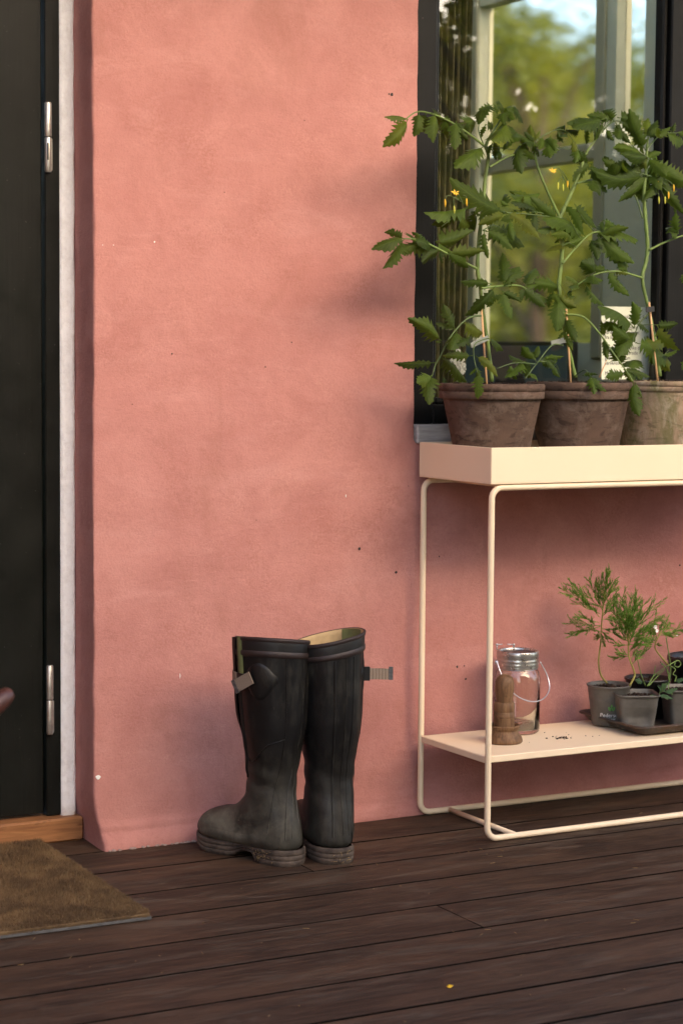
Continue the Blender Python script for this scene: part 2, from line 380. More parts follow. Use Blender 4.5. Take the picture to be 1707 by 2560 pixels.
door.box((D0+0.09, FY+0.0016, 0.052), (D1-0.0885, FY+0.040, 0.150), 0.0015).box((D0+0.09, FY+0.0016, 1.95), (D1-0.0885, FY+0.040, 2.055), 0.0015).box((D0+0.09, FY+0.0016, 0.93), (D1-0.0885, FY+0.040, 1.05), 0.0015)
door = door.build('door', DOORP, house, smooth=False)
for (z0, z1) in ((0.150, 0.93), (1.05, 1.95)):
    MB().box((D0+0.09, FY+0.018, z0), (D1-0.0885, FY+0.030, z1)).build('panel', DOORP, door, smooth=False)
    xa, xb = D0+0.09, D1-0.0885
    MB().box((xb-0.013, FY+0.006, z0+0.013), (xb-0.0004, FY+0.019, z1-0.0005), 0.004).box((xa+.0004, FY+0.006, z0+0.013), (xa+0.013, FY+0.019, z1-.0005), 0.004).box((xa+.0004, FY+0.005, z0+.0004), (xb-.0004, FY+0.019, z0+0.0128), 0.004).build('moulding', DOORP, door, smooth=False)
for (z0, z1) in ((1.270, 1.398), (0.207, 0.339)):
    xh = -0.0635; yh = FY-0.0095; zm = (z0+z1)/2; r_ = 0.0068
    hg = MB().lathe([(0.001, z0-0.001), (r_*0.8, z0-0.001), (r_, z0+0.002), (r_, zm-0.0025), (r_*0.93, zm-0.0012)], (xh, yh, 0), 20).lathe([(r_*0.93, zm+0.0006), (r_, zm+0.002), (r_, z1-0.002), (r_*0.8, z1), (0.001, z1)], (xh, yh, 0), 20).build('hinge', STEEL, door, sharp=40)
    MB().box((xh+0.001, yh-0.001, z0+0.002), (xh+0.0085, FY-0.0055, zm-0.003), 0.001).build('knuckle_plate', STEEL, hg, smooth=False)
    MB().lathe([(r_*0.86, zm-0.0014), (r_*0.86, zm+0.001)], (xh, yh, 0), 20).build('washer', simple('hinge_dark', (0.05, 0.045, 0.03), 0.5), hg)
# chipped dark paint on the upper hinge
MB().box((-0.0677, FY-0.0166, 1.291), (-0.0650, FY-0.0158, 1.322), 0.0002).build('paint_smear', DOORP, door, smooth=False)
mb = MB(); mb.box((-1.02, FY-0.032, 0.0), (-0.0035, 0.26, 0.046), 0.004); mb.build('threshold', OAK, house, smooth=False)

# window: sill board, black frame, panes
fy0, fy1 = 0.052, 0.105
SILL = (lambda t: t.pbr(t.mix(t.ramp(t.noise(t.obj((3, 40, 40)), 2.5, 6, 0.7), [(0.35, 0.0), (0.7, 1.0)]), (0.50, 0.48, 0.46), (0.24, 0.23, 0.22)), 0.75, 0, t.bump(t.noise(t.obj((3, 60, 60)), 3, 5), 0.4, 0.004), 0.3))(T('weathered_grey_sill'))
win = MB().box((WX0+0.004, fy0, WZ0+0.032), (WX0+0.064, fy1, WZ1), 0.003).box((WX0+0.064, fy0+.0008, WZ0+0.032), (WX1-0.06, fy1, WZ0+0.072), 0.003).box((WX0+0.064, fy0+.0008, WZ1-0.06), (WX1-0.06, fy1, WZ1), 0.003).box((1.322, fy0-0.002, WZ0+0.072), (1.43, fy1, WZ1-0.06), 0.003).box((WX1-0.06, fy0, WZ0+0.032), (WX1-0.004, fy1, WZ1), 0.003).build('window', FRAMEP, house, smooth=False)
MB().box((WX0+0.0640, fy0+0.012, WZ0+0.0720), (WX0+0.077, fy0+0.042, WZ1-0.06), 0.004).box((1.3085, fy0+0.012, WZ0+0.072), (1.3220, fy0+0.042, WZ1-0.06), 0.004).box((WX0+.077, fy0+0.0125, WZ0+0.0720), (1.3085, fy0+0.042, WZ0+0.085), 0.004).build('glazing_bead', FRAMEP, win, smooth=False)
MB().box((WX0+0.069, 0.082, WZ0+0.074), (1.3190, 0.086, WZ1-0.062)).build('pane', PANE, win, smooth=False)
MB().box((1.436, 0.082, WZ0+0.074), (WX1-0.062, 0.086, WZ1-0.062)).build('pane', PANE, win, smooth=False)
MB().box((WX0+0.002, 0.010, WZ0-0.006), (WX1, 0.115, WZ0+0.0315), 0.003).build('sill', SILL, win, smooth=False)
# ------------------------------------------------------------------ plant stand
TX0, TX1, TY0, TY1, TZ = 0.672, 1.472, -0.2698, -0.0036, 0.760
CREAM = (lambda t: t.pbr(t.mix(t.ramp(t.noise(t.obj(), 7, 4), [(0.3, 0.0), (0.7, 1.0)]), (0.84, 0.68, 0.475), (0.82, 0.66, 0.455)), 0.50, 0, t.bump(t.noise(t.obj(), 900, 2), 0.10, 0.0008), 0.35))(T('cream_powder_coat'))
stand = thing('plant_stand', 'cream metal two tier plant stand with tray top standing on dark deck', 'plant stand', (TX0, TY0, 0))
def sl(mb): return local(mb, stand)
mb = MB(); h0 = TZ-0.0698
mb.box((TX0, TY0, h0), (TX1, TY1, h0+0.0025), 0.0008)
for a, b in (((TX0, TY0, h0+.0025), (TX1, TY0+0.0025, TZ)), ((TX0, TY1-0.0025, h0+.0025), (TX1, TY1, TZ)), ((TX0, TY0+0.0025, h0+.0025), (TX0+0.0025, TY1-0.0025, TZ)), ((TX1-0.0025, TY0+0.0025, h0+.0025), (TX1, TY1-0.0025, TZ))):
    mb.box(a, b, 0.0006)
sl(mb).build('tray', CREAM, stand, smooth=False)
def rrect(x0, x1, z0, z1, r, y, k=7):
    P = []
    for (cx, cz, a0) in ((x1-r, z1-r, 0), (x0+r, z1-r, 90), (x0+r, z0+r, 180), (x1-r, z0+r, 270)):
        for i in range(k): a = R(a0+90*i/(k-1)); P.append((cx+r*math.cos(a), y, cz+r*math.sin(a)))
    return P
rt = 0.0061
for y in (TY0+rt+0.001, TY1-rt-0.001):
    sl(MB().tube(rrect(TX0+rt+0.0005, TX1-rt-0.0005, rt+0.0005, h0-rt-0.0006, 0.022, y), rt, 12, closed=True)).build('frame', CREAM, stand)
for x in (TX0+0.075, TX1-0.075):
    sl(MB().tube([(x, TY0+2*rt, rt+0.0005), (x, TY1-2*rt, rt+0.0005)], rt*0.85, 10)).build('crossbar', CREAM, stand)
    sl(MB().tube([(x, TY0+2*rt, h0-rt-.0007), (x, TY1-2*rt, h0-rt-.0007)], rt*0.85, 10)).build('crossbar', CREAM, stand)
SZ = 0.166
sl(MB().box((TX0+0.0035, TY0+rt*2+0.0005, SZ-0.0135), (TX1-0.0035, TY1-rt*2-0.0005, SZ), 0.0015)).build('shelf', CREAM, stand, smooth=False)

# ------------------------------------------------------------------ boots
def m_rubber(name, k):
    t = T(name); o = t.obj()
    sep = t.n('SeparateXYZ', {0: t.n('TexCoord').outputs['Object']})
    z = sep.outputs[2]
    low = t.n('MapRange', {0: z, 1: 0.05, 2: 0.235, 3: 1.0, 4: 0.0}).outputs[0]; low = t.math('MULTIPLY', t.math('POWER', low, 1.3), t.n('MapRange', {0: sep.outputs[0], 1: 0.015, 2: 0.10, 3: 0.45*k, 4: k}).outputs[0])
    n1 = t.noise(o, 13, 6, 0.65, 0.6); n2 = t.noise(o, 55, 6, 0.7); n3 = t.noise(t.obj((1, 1, 0.35)), 30, 6, 0.7, 0.4)
    c = t.mix(t.ramp(n1, [(0.40, 0.0), (0.75, 0.8)]), (0.0045, 0.0045, 0.0050), (0.0125, 0.0120, 0.0118))
    dust = t.math('ADD', t.math('MULTIPLY', low, t.ramp(n1, [(0.34, 0.22), (0.58, 1.0)])), t.math('MULTIPLY', t.ramp(n3, [(0.50, 0.0), (0.75, 1.0)]), 0.26), True)
    dust = t.math('MULTIPLY', dust, t.ramp(n2, [(0.25, 0.55), (0.65, 1.0)]))
    c = t.mix(dust, c, (0.140, 0.130, 0.098))
    c = t.mix(t.math('MULTIPLY', low, t.ramp(t.noise(o, 90, 5, 0.75), [(0.60, 0.0), (0.70, 0.7)])), c, (0.17, 0.14, 0.105))
    sc1 = t.noise(t.obj((26, 26, 3)), 5, 4, 0.6, 1.2)
    c = t.mix(t.ramp(sc1, [(0.70, 0.0), (0.76, 0.45)]), c, (0.10, 0.095, 0.088))
    n = t.bump(t.noise(o, 22, 4, 0.5, 0.5), 0.22, 0.006); n = t.bump(n2, 0.12, 0.0015, n)
    r = t.n('MapRange', {0: dust, 1: 0.0, 2: 0.6, 3: 0.40, 4: 0.74}).outputs[0]
    return t.pbr(c, r, 0, n, 0.30)
RUBBER1 = m_rubber('dusty_black_rubber', 1.0); RUBBER2 = m_rubber('cleaner_black_rubber', 0.45)
SOLE = (lambda t: t.pbr(t.mix(t.ramp(t.noise(t.obj(), 42, 6, 0.7), [(0.35, 0.0), (0.7, 1.0)]), (0.030, 0.022, 0.018), (0.125, 0.096, 0.074)), 0.8, 0, t.bump(t.noise(t.obj(), 150, 4), 0.4, 0.002), 0.25))(T('muddy_sole'))
BAND = simple('brown_piping', (0.024, 0.0145, 0.013), 0.55, var=0.25, vs=60, bump=0.2, bs=500)
BANDK = simple('black_band', (0.007, 0.007, 0.0075), 0.5, var=0.2, vs=60)
OLIVE = simple('olive_gusset', (0.135, 0.150, 0.055), 0.85, var=0.15, vs=60, bump=0.3, bs=900)
LINING = simple('tan_lining', (0.46, 0.33, 0.17), 0.9, var=0.12, vs=50, bump=0.3, bs=900)
RUBD = simple('dark_rubber', (0.0045, 0.0045, 0.005), 0.42, var=0.3, vs=40)
def m_web():
    t = T('beige_webbing'); wv = t.n('TexWave', {'Vector': t.obj(), 'Scale': 330.0, 'Distortion': 0.0}, wave_type='BANDS', bands_direction='Z').outputs[1]
    wx = t.n('TexWave', {'Vector': t.obj(), 'Scale': 300.0}, wave_type='BANDS', bands_direction='X').outputs[1]
    f = t.math('MULTIPLY', wv, wx)
    return t.pbr(t.mix(f, (0.205, 0.155, 0.115), (0.40, 0.315, 0.245)), 0.85, 0, t.bump(f, 0.5, 0.001), 0.2)
WEB = m_web(); CLIP = simple('dull_zinc', (0.14, 0.14, 0.145), 0.45, 0.6, var=0.3, vs=200)
STRAW = simple('straw', (0.30, 0.20, 0.085), 0.8, var=0.3, vs=80)

BF = [(.152,.412),(.151,.385),(.149,.350),(.146,.30),(.141,.255),(.135,.215),(.129,.178),(.126,.152),(.129,.130),(.142,.112),(.163,.098),(.188,.089),(.212,.084),(.236,.080),(.258,.071),(.273,.058),(.281,.044),(.284,.034)]
BB = [(.000,.412),(.000,.385),(.000,.350),(.001,.30),(.005,.255),(.013,.215),(.021,.178),(.025,.148),(.022,.118),(.014,.088),(.007,.058),(.010,.028),(.060,.022),(.120,.022),(.170,.022),(.215,.022),(.245,.023),(.268,.026)]
BW = [.0625,.0620,.0610,.0585,.0555,.0520,.0485,.0460,.0445,.0440,.0440,.0440,.0450,.0475,.0480,.0440,.0350,.0200]
NB = len(BF)
FOOTW = [(-.004,.004),(.0,.016),(.012,.029),(.03,.0355),(.06,.038),(.09,.0365),(.12,.036),(.15,.039),(.18,.0445),(.21,.0485),(.235,.0485),(.26,.0425),(.278,.030),(.287,.018),(.2905,.004)]
def make_boot(label, pos, head, side, tilt, loose):
    """side: +1 when the outer (buckle) side is the wearer's left; head = toe direction in degrees from +Y towards +X"""
    b = thing('rubber_boot', label, 'boot', pos, 'pair of black rubber boots standing by the pink wall')
    b.rotation_euler.z = R(90-head)          # local +x = toe direction, +y = wearer's left
    Fv = [Vector((a, 0, c)) for a, c in BF]; Bv = [Vector((a, 0, c)) for a, c in BB]; Wv = [Vector((a, 0, 0)) for a in BW]
    RUBBER = RUBBER1 if side > 0 else RUBBER2; kx, ky = tilt; XS = 0.885; tw = R(38) if side > 0 else 0.0
    def fxs(x_): return x_*0.90 if x_ < 0.12 else 0.108+(x_-0.12)*0.80
    def S(t, th, off=0.0, tws=False):        # t 0 (top) .. 1 (toe); th 0 front, +90 deg = wearer's left, 180 back
        f = crom(Fv, t); k = crom(Bv, t); w_ = crom(Wv, t).x+off
        c = (f+k)/2; a = (f-k)/2; l = a.length; a = a*((l+off)/l)
        foot = ss(0.42, 0.7, t); e = lerp(0.94, 0.74, foot); cs, sn = math.cos(th), math.sin(th)
        sg = lambda x_, q: math.copysign(abs(x_)**q, x_)
        th = th+tw*(1-ss(0.30, 0.62, t)) if tw else th; cs, sn = math.cos(th), math.sin(th)
        p = c+a*sg(cs, e)+Vector((0, w_*sg(sn, e), 0))
        up = ss(0.30, 0.412, p.z); p.z += up*(kx*(p.x-0.076)+ky*p.y)
        # soft sag folds in the ankle
        fr = 0.5+0.5*math.cos(th); fold = -0.0042*abs(math.sin(p.z*78+th*0.9+side))**3*math.exp(-((p.z-0.160)/0.042)**2)*(0.35+0.65*fr)+0.0015*math.exp(-((p.z-0.20)/0.03)**2)*math.sin(th*3+side)
        fold += 0.0022*noise.noise(Vector((p.x*9, p.y*9+side, p.z*11)))
        d = (p-c); p += d.normalized()*fold if d.length > 1e-6 else Vector()
        p.x = fxs(p.x)
        return p
    def tz(z, th):                           # t for a height on the shaft
        lo, hi = 0.0, 0.6
        for _ in range(26):
            mdl = (lo+hi)/2
            if S(mdl, th).z > z: lo = mdl
            else: hi = mdl
        return (lo+hi)/2
    n, k = 74, 60
    rows = [[S(i/(n-1), 2*math.pi*j/k) for j in range(k)] for i in range(n)]
    mb = MB().grid(rows, cu=True); o_ = (n-1)*k; mb.f.append(tuple(o_+j for j in range(k)))
    mb.build('upper', RUBBER, b)
    # lining
    rows = [[S(i*0.012, 2*math.pi*j/k, 0.0 if i == 0 else -0.0035) for j in range(k)] for i in range(16)]
    rows[0] = [S(0, 2*math.pi*j/k, -0.001) for j in range(k)]
    MB().grid(rows, cu=True).build('lining', LINING, b)
    g0, g1 = (R(26), R(64)) if side > 0 else (R(-95), R(-40))
    MB().grid([[S(-0.0001+i*0.02, lerp(g0, g1, j/10), -0.0045) for j in range(11)] for i in range(7)]).build('gusset', OLIVE, b)
    # top band: brown piping, black web, brown piping
    def ringband(name, z0, z1, off, mat, up=0):
        r0 = []; 
        for q, oo in ((0, off*0.2), (0.2, off), (0.5, off*1.12), (0.8, off), (1, off*0.2)):
            r0.append([S(lerp(z0, z1, q), 2*math.pi*j/k, oo) for j in range(k)])
        return MB().grid(r0, cu=True).build(name, mat, b)
    tb = ringband('top_band', 0.0, 0.072, 0.0016, BANDK)
    for z0, z1 in ((-0.004, 0.022), (0.049, 0.071)): ringband('piping', z0, z1, 0.0030, BAND)
    rows = [[S(0, 2*math.pi*j/k, 0.0024) for j in range(k)], [S(0, 2*math.pi*j/k, 0.001)+Vector((0, 0, 0.0012)) for j in range(k)], [S(0, 2*math.pi*j/k, -0.0014)+Vector((0, 0, .0004)) for j in range(k)]]
    MB().grid(rows, cu=True).build('rim', BAND, b)
    # back reinforcing strip with raised edges
    def ribbon(name, tt, fth, half, off, mat, m_=7):
        rw = []
        for t in tt:
            th = fth(t); hw = half(t) if callable(half) else half
            rw.append([S(t, th+lerp(-hw, hw, q/(m_-1)), off*(0.15 if q in (0, m_-1) else 1)) for q in range(m_)])
        return MB().grid(rw).build(name, mat, b)
    def tts(a, c, q): return [lerp(a, c, i/(q-1)) for i in range(q)]
    bs = R(180)-side*R(8)
    ribbon('back_strip', tts(0.075, 0.605, 40), lambda t: bs, lambda t: R(17), 0.0013, RUBBER)
    for e in (-1, 1):
        ribbon('seam', tts(0.075, 0.605, 40), lambda t: bs+e*R(17), R(2.2), 0.0022, RUBBER, 5)
    ribbon('seam', tts(0.075, 0.60, 40), lambda t: bs+side*R(-1), R(1.5), 0.0026, RUBBER, 5)
    ribbon('seam', tts(0.075, 0.605, 40), lambda t: side*R(118), R(1.0), 0.0012, RUBBER, 5)
    # V-shaped shin seam and instep overlay edge
    for sgn in (1, -1):
        P = []
        for i in range(26):
            q = i/25; th = sgn*lerp(R(22), R(118), q); zz = 0.205-0.035*math.sin(min(1, q*1.5)*math.pi)*(1-q)+0.03*q
            t = tz(zz, th); P.append(S(t, th, 0.0006))
        MB().tube(P, 0.0011, 6).build('seam', RUBBER, b)
    # foxing: overlay round the foot, above the sole
    P0 = []
    for i in range(46):
        q = i/45; th = lerp(R(62), R(298), q)
    mbx = MB()
    for sgn in (1, -1):
        rw = []
        for i in range(40):
            q = i/39; t = lerp(0.60, 0.985, q); th = sgn*lerp(R(103), R(88), q)
            rw.append([S(t, th-sgn*R(6), 0.0002), S(t, th, 0.0017), S(t, th+sgn*R(14), 0.0020), S(t, th+sgn*R(40), 0.0018)])
        mbx.grid(rw)
    mbx.build('foxing', RUBBER, b)
    # fold flap over the gusset
    if side > 0:
        tt = tts(0.004, 0.27, 26)
        rw = []
        for t in tt:
            q = (t-.004)/.266; c0 = R(lerp(-26, -10, q)); c1 = R(lerp(25, 13, q)); rw.append([S(t, lerp(c0, c1, j/8), (0.0 if j == 0 else (0.0072 if j < 8 else 0.004))*(1-ss(0.75, 1, q))+0.0005) for j in range(9)])
        MB().grid(rw).build('flap', RUBBER, b)
        rw = [[S(t, lerp(R(27), R(42), j/4), 0.0038 if 0 < j < 4 else 0.0012) for j in range(5)] for t in tts(-0.002, 0.135, 10)]
        MB().grid(rw).build('gusset', OLIVE, b)
        rw = [[S(t, lerp(R(24), R(30), j/3), 0.0030 if 0 < j < 3 else 0.0) for j in range(4)] for t in tts(0.06, 0.40, 24)]
        MB().grid(rw).build('gusset_fold', RUBD, b)
    # buckle patch: pointed oval pad
    zc = 0.345 if side > 0 else 0.345
    tc = tz(zc, side*R(90)); thc = side*(R(72) if side > 0 else R(97)); rw = []
    for i in range(9):
        ring = []
        for j in range(24):
            a = 2*math.pi*j/24; rad = i/8
            ex = math.cos(a)*(1.25 if math.cos(a) > 0.93 else 1.0); dth = side*ex*R(25)*rad; dt = -math.sin(a)*0.040*rad*(1-.25*max(0, math.cos(a)))
            prof = 0.0019*(1-rad**2)**0.6+0.0012*(rad < 0.99)
            ring.append(S(tc+dt, thc+dth, prof))
        rw.append(ring)
    MB().grid(rw, cu=True).build('buckle_patch', RUBBER, b)
    # strap
    def flat(name, P, wid, th_, mat, updir, parent=b):
        mb = MB(); rw = []
        for i, p in enumerate(P):
            d = (P[min(i+1, len(P)-1)]-P[max(i-1, 0)]).normalized(); u = (updir-d*updir.dot(d)).normalized(); nn = d.cross(u)
            rw.append([p+u*wid/2+nn*th_/2, p-u*wid/2+nn*th_/2, p-u*wid/2-nn*th_/2, p+u*wid/2-nn*th_/2])
        mb.grid(rw, cu=True); L = (len(P)-1)*4; mb.f += [(3, 2, 1, 0), (L, L+1, L+2, L+3)]
        return mb.build(name, mat, parent, smooth=False)
    Z = Vector((0, 0, 1))
    if side > 0:
        P = [S(tz(0.343, R(a)), R(a), 0.0092) for a in range(-20, 33, 4)]
        st = flat('strap', P, 0.021, 0.0016, WEB, Z)
        P = [S(tz(0.345, R(a)), R(a), 0.0078) for a in range(31, 63, 4)]
        flat('loop', P, 0.017, 0.002, RUBD, Z)
        p0 = S(tz(0.349, R(62)), R(62), 0.010); p1 = S(tz(0.328, R(36)), R(36), 0.017)
        d = (p1-p0).normalized(); up_ = Vector((-0.30, 0.25, 1))
        P = [p0+(p1-p0)*q for q in (0, .33, .66, .92)]
        fe = flat('strap_end', P, 0.0235, 0.0018, WEB, Z)
        flat('clip', [p0+(p1-p0)*.86, p0+(p1-p0)*1.04], 0.0255, 0.0034, CLIP, Z, fe)
    else:
        p0 = S(tz(0.345, R(-112)), R(-112), 0.0); iR = Matrix.Rotation(-b.rotation_euler.z, 3, 'Z')
        dr = iR @ Vector((0.93, -0.36, 0.0))
        P = [p0+dr*q for q in (-0.004, 0.004, 0.013)]
        flat('loop', P, 0.026, 0.006, RUBD, Z)
        P = [p0+dr*q+Vector((0, 0, -0.0015*q/0.05)) for q in (0.010, 0.024, 0.038, 0.051)]
        st = flat('strap_end', P, 0.0205, 0.0018, WEB, Z)
        flat('clip', [p0+dr*0.049, p0+dr*0.0565], 0.0245, 0.0034, CLIP, Z, st)
    # sole
    def hw(x_):
        for (a, wa), (c, wc) in zip(FOOTW, FOOTW[1:]):
            if a <= x_ <= c: return lerp(wa, wc, (x_-a)/(c-a))
        return 0.004
    xs = [-0.004+0.2945*(0.5-0.5*math.cos(math.pi*i/33)) for i in range(34)]
    bend = lambda x_: 0.004*math.sin(math.pi*max(0, x_)/0.29)*side*-1
    out = [(x_, hw(x_)) for x_ in xs]; loop = [(x_, +h) for x_, h in out]+[(x_, -h) for x_, h in reversed(out)]
    def zlow(x_): return (0.015*ss(0.082, 0.090, x_)*(1-ss(0.115, 0.165, x_)))+0.019*ss(0.225, 0.29, x_)**1.3
    lv = [(0.0, -0.004), (0.0, 0.0), (0.16, 0.0022), (0.30, 0.0026), (0.36, 0.0012), (0.42, 0.0026), (0.60, 0.0030), (0.66, 0.0010), (0.72, 0.0028), (0.90, 0.0024), (0.97, 0.0008), (1.0, -0.002)]
    rw = []
    for q, off in lv:
        row = []
        for i, (x_, y_) in enumerate(loop):
            nx = (x_-0.14)/0.15; L = math.hypot(nx**3, y_/0.045); ox = off*nx**3/max(L, .3); oy = off*(1 if y_ > 0 else -1)*(1-abs(nx)**6)
            zt = 0.0275+0.006*ss(0.22, 0.29, x_)+0.003*(1-ss(0.0, 0.08, x_)); row.append((fxs(x_+ox), y_+oy+bend(x_), lerp(zlow(x_), zt, q)))
        rw.append(row)
    mb = MB().grid(rw, cu=True); K = len(loop)
    for i in range(33): 
        a, c = i, K-1-i; mb.f.append((a, c, c-1, a+1))
    mb.build('sole', SOLE, b, sharp=60)
    rs = random.Random(5+side); mb = MB()
    for i in range(26):
        if side > 0: x_ = rs.uniform(0.03, 0.09); y_ = (hw(x_)+0.004)*1
        else: x_ = rs.uniform(-0.005, 0.006); y_ = rs.uniform(-0.02, 0.014)
        q = Vector((fxs(x_)-(0.004 if side < 0 else 0), y_+bend(x_), rs.uniform(0.004, 0.026))); a = rs.uniform(0, math.pi); L = rs.uniform(0.003, 0.009)
        d = Vector((math.cos(a), 0.25*rs.uniform(-1, 1), math.sin(a)*0.8)) if side > 0 else Vector((-0.3*rs.random(), math.cos(a), math.sin(a)*.8))
        mb.tube([q-d*L/2, q+d*L/2], 0.00035, 4)
    tag(mb.build('straw', STRAW, b), kind='stuff')
    return b
make_boot('black rubber boot with its beige strap end folded down against the side, the left one', (0.272, -0.258, 0.0), -19, +1, (-0.05, 0.14), False)
make_boot('black rubber boot with its beige strap sticking out to the right, tan lining showing', (0.345, -0.283, 0.0), 11, -1, (-0.03, -0.20), True)
# ------------------------------------------------------------------ terracotta pots on the stand's tray
def m_terra(name, a, b, c, mossy=0.0):
    t = T(name); o = t.obj()
    cc = t.mix(t.ramp(t.noise(o, 14, 6, 0.65, 0.5), [(0.35, 0.0), (0.7, 1.0)]), a, b)
    cc = t.mix(t.ramp(t.noise(t.obj((9, 9, 26)), 2.0, 5, 0.6, 1.4), [(0.54, 0.0), (0.62, 0.7)]), cc, tuple(x*0.40 for x in a))
    cc = t.mix(t.ramp(t.noise(o, 26, 7, 0.72, 0.6), [(0.50, 0.0), (0.74, 0.75)]), cc, c)
    if mossy:
        cc = t.mix(t.ramp(t.noise(t.obj((1, 1, 0.45)), 22, 6, 0.7, 0.8), [(0.44, 0.0), (0.62, mossy)]), cc, (0.115, 0.125, 0.040))
        cc = t.mix(t.ramp(t.noise(t.obj((1, 1, 0.5), loc=(2, 1, 4)), 26, 6, 0.75, 0.7), [(0.52, 0.0), (0.72, 0.85)]), cc, (0.50, 0.42, 0.32))
    n = t.bump(t.noise(o, 80, 5, 0.65), 0.25, 0.003); n = t.bump(t.noise(o, 420, 3), 0.25, 0.001, n)
    return t.pbr(cc, 0.88, 0, n, 0.2)
TERRA = m_terra('brown_terracotta', (0.122, 0.078, 0.056), (0.070, 0.046, 0.034), (0.21, 0.16, 0.125))
TERRA3 = m_terra('mossy_terracotta', (0.40, 0.29, 0.195), (0.27, 0.19, 0.125), (0.50, 0.42, 0.31), 0.7)
def m_soil():
    t = T('potting_soil'); o = t.obj()
    return t.pbr(t.mix(t.ramp(t.noise(o, 160, 5, 0.7), [(0.35, 0.0), (0.7, 1.0)]), (0.014, 0.009, 0.007), (0.060, 0.040, 0.030)), 0.95, 0, t.bump(t.noise(o, 120, 5, 0.7), 0.9, 0.006), 0.15)
SOIL = m_soil(); TFLOOR = TZ-0.0698+0.0026
def soil_mesh(c, r, z, seed, amp=0.004):
    rs = random.Random(seed); mb = MB(); rows = []
    for i in range(9):
        rows.append([(r*i/8*math.cos(2*math.pi*k/32), r*i/8*math.sin(2*math.pi*k/32), z+amp*2*noise.noise(Vector((c[0]*9+r*i/8*math.cos(2*math.pi*k/32)*42, r*i/8*math.sin(2*math.pi*k/32)*42, seed)))) for k in range(32)])
    mb.grid(rows, cu=True)
    for i in range(70):
        a = rs.uniform(0, 6.28); q = r*math.sqrt(rs.random())*.95; s = rs.uniform(0.0012, 0.0036)
        mb.box((-s, -s, -s), (s, s, s*.8), s*0.45, Matrix.Translation((q*math.cos(a), q*math.sin(a), z+amp*.6)) @ Matrix.Rotation(rs.uniform(0, 3), 4, Vector((rs.random(), rs.random(), 1))))
    return mb
def terracotta(label, c, r, rb_, h, rimh, mat, seed, rimt=0.006, bulge=0.0):
    p = thing('flower_pot', label, 'flower pot', (c[0], c[1], TFLOOR), 'terracotta pots in the tray of the plant stand')
    wob = lambda a, z: 1+0.006*math.sin(a*2+seed)+0.004*math.sin(a*3+z*30+seed)
    body = [(0.0, 0.0), (rb_-0.003, 0.0), (rb_, 0.003)]
    ru = r-rimt
    for i in range(1, 9):
        q = i/8; body.append((lerp(rb_, ru-0.001, q)+bulge*math.sin(q*math.pi*0.9), 0.003+(h-rimh-0.003)*q))
    MB().lathe(body, (0, 0, 0), 56, wob).build('body', mat, p)
    rim = [(ru-0.004, h-rimh+0.0004), (r-0.002, h-rimh), (r, h-rimh+0.0025), (r+0.0006, h-rimh*0.52), (r-0.0008, h-rimh*0.50), (r-0.0008, h-rimh*0.47), (r+0.0008, h-rimh*0.45), (r+0.0012, h-0.003), (r-0.001, h), (r-0.007, h+0.0003), (r-0.010, h-0.003), (r-0.013, h-0.035), (r-0.016, h-0.07)]
    MB().lathe(rim, (0, 0, 0), 56, wob).build('rim', mat, p)
    soil_mesh(c, r-0.0095, h-0.0035, seed).build('soil', SOIL, p, smooth=False)
    return p
POT1 = Vector((0.7690, -0.118, 0)); POT2 = Vector((0.985, -0.108, 0)); POT3 = Vector((1.214, -0.118, 0))
terracotta('brown terracotta pot with plain rim, leftmost in the cream tray', POT1, 0.1035, 0.0645, 0.186, 0.030, TERRA, 1)
terracotta('brown terracotta pot in the middle of the three in the cream tray', POT2, 0.1070, 0.069, 0.189, 0.034, TERRA, 2)
terracotta('pale mossy weathered terracotta pot at the right edge of the tray', POT3, 0.115, 0.100, 0.192, 0.022, TERRA3, 3, 0.004, 0.007)

# ------------------------------------------------------------------ tomato plants
def m_leaf(name, dark, light, under):
    t = T(name); uv = t.n('UVMap').outputs[0]; sep = t.n('SeparateXYZ', {0: uv}); u, v = sep.outputs[0], sep.outputs[1]
    au = t.math('ABSOLUTE', u); r = t.rnd()
    side_ = t.math('SUBTRACT', t.math('MULTIPLY', v, 7.0), t.math('MULTIPLY', au, 1.6))
    vein = t.math('ABSOLUTE', t.math('SUBTRACT', t.math('FRACT', side_), 0.5))
    vm = t.math('MAXIMUM', t.ramp(vein, [(0.0, 1.0), (0.09, 0.0)]), t.ramp(au, [(0.02, 1.0), (0.07, 0.0)]))
    c = t.ramp(r, [(0.0, dark), (0.55, light), (0.86, tuple(x*1.35 for x in light)), (1.0, (light[0]*2.1, light[1]*1.35, light[2]))])
    c = t.mix(t.ramp(t.noise(t.obj(), 60, 4), [(0.35, 0.0), (0.7, 0.5)]), c, tuple(x*1.45 for x in dark))
    c = t.mix(t.math('MULTIPLY', vm, 0.5), c, tuple(min(1, x*2.2) for x in light))
    bk = t.n('NewGeometry').outputs['Backfacing']; c = t.mix(t.math('MULTIPLY', bk, 0.6), c, under)
    nb = t.bump(t.math('MULTIPLY', vm, -1.0), 0.35, 0.0015); nb = t.bump(t.noise(t.obj(), 190, 3), 0.3, 0.0015, nb)
    b = t.n('BsdfPrincipled', {'Base Color': c, 'Roughness': 0.55, 'Specular IOR Level': 0.25, 'Normal': nb})
    tr = t.n('BsdfTranslucent', {0: t.mix(0.6, c, (0.16, 0.22, 0.015))})
    return t.done(t.n('MixShader', {0: 0.42, 1: b.outputs[0], 2: tr.outputs[0]}).outputs[0])
LEAF = m_leaf('tomato_leaf', (0.020, 0.039, 0.006), (0.058, 0.098, 0.011), (0.098, 0.110, 0.024))
STEM = simple('tomato_stem', (0.125, 0.190, 0.040), 0.55, var=0.28, vs=30, bump=0.2, bs=600)
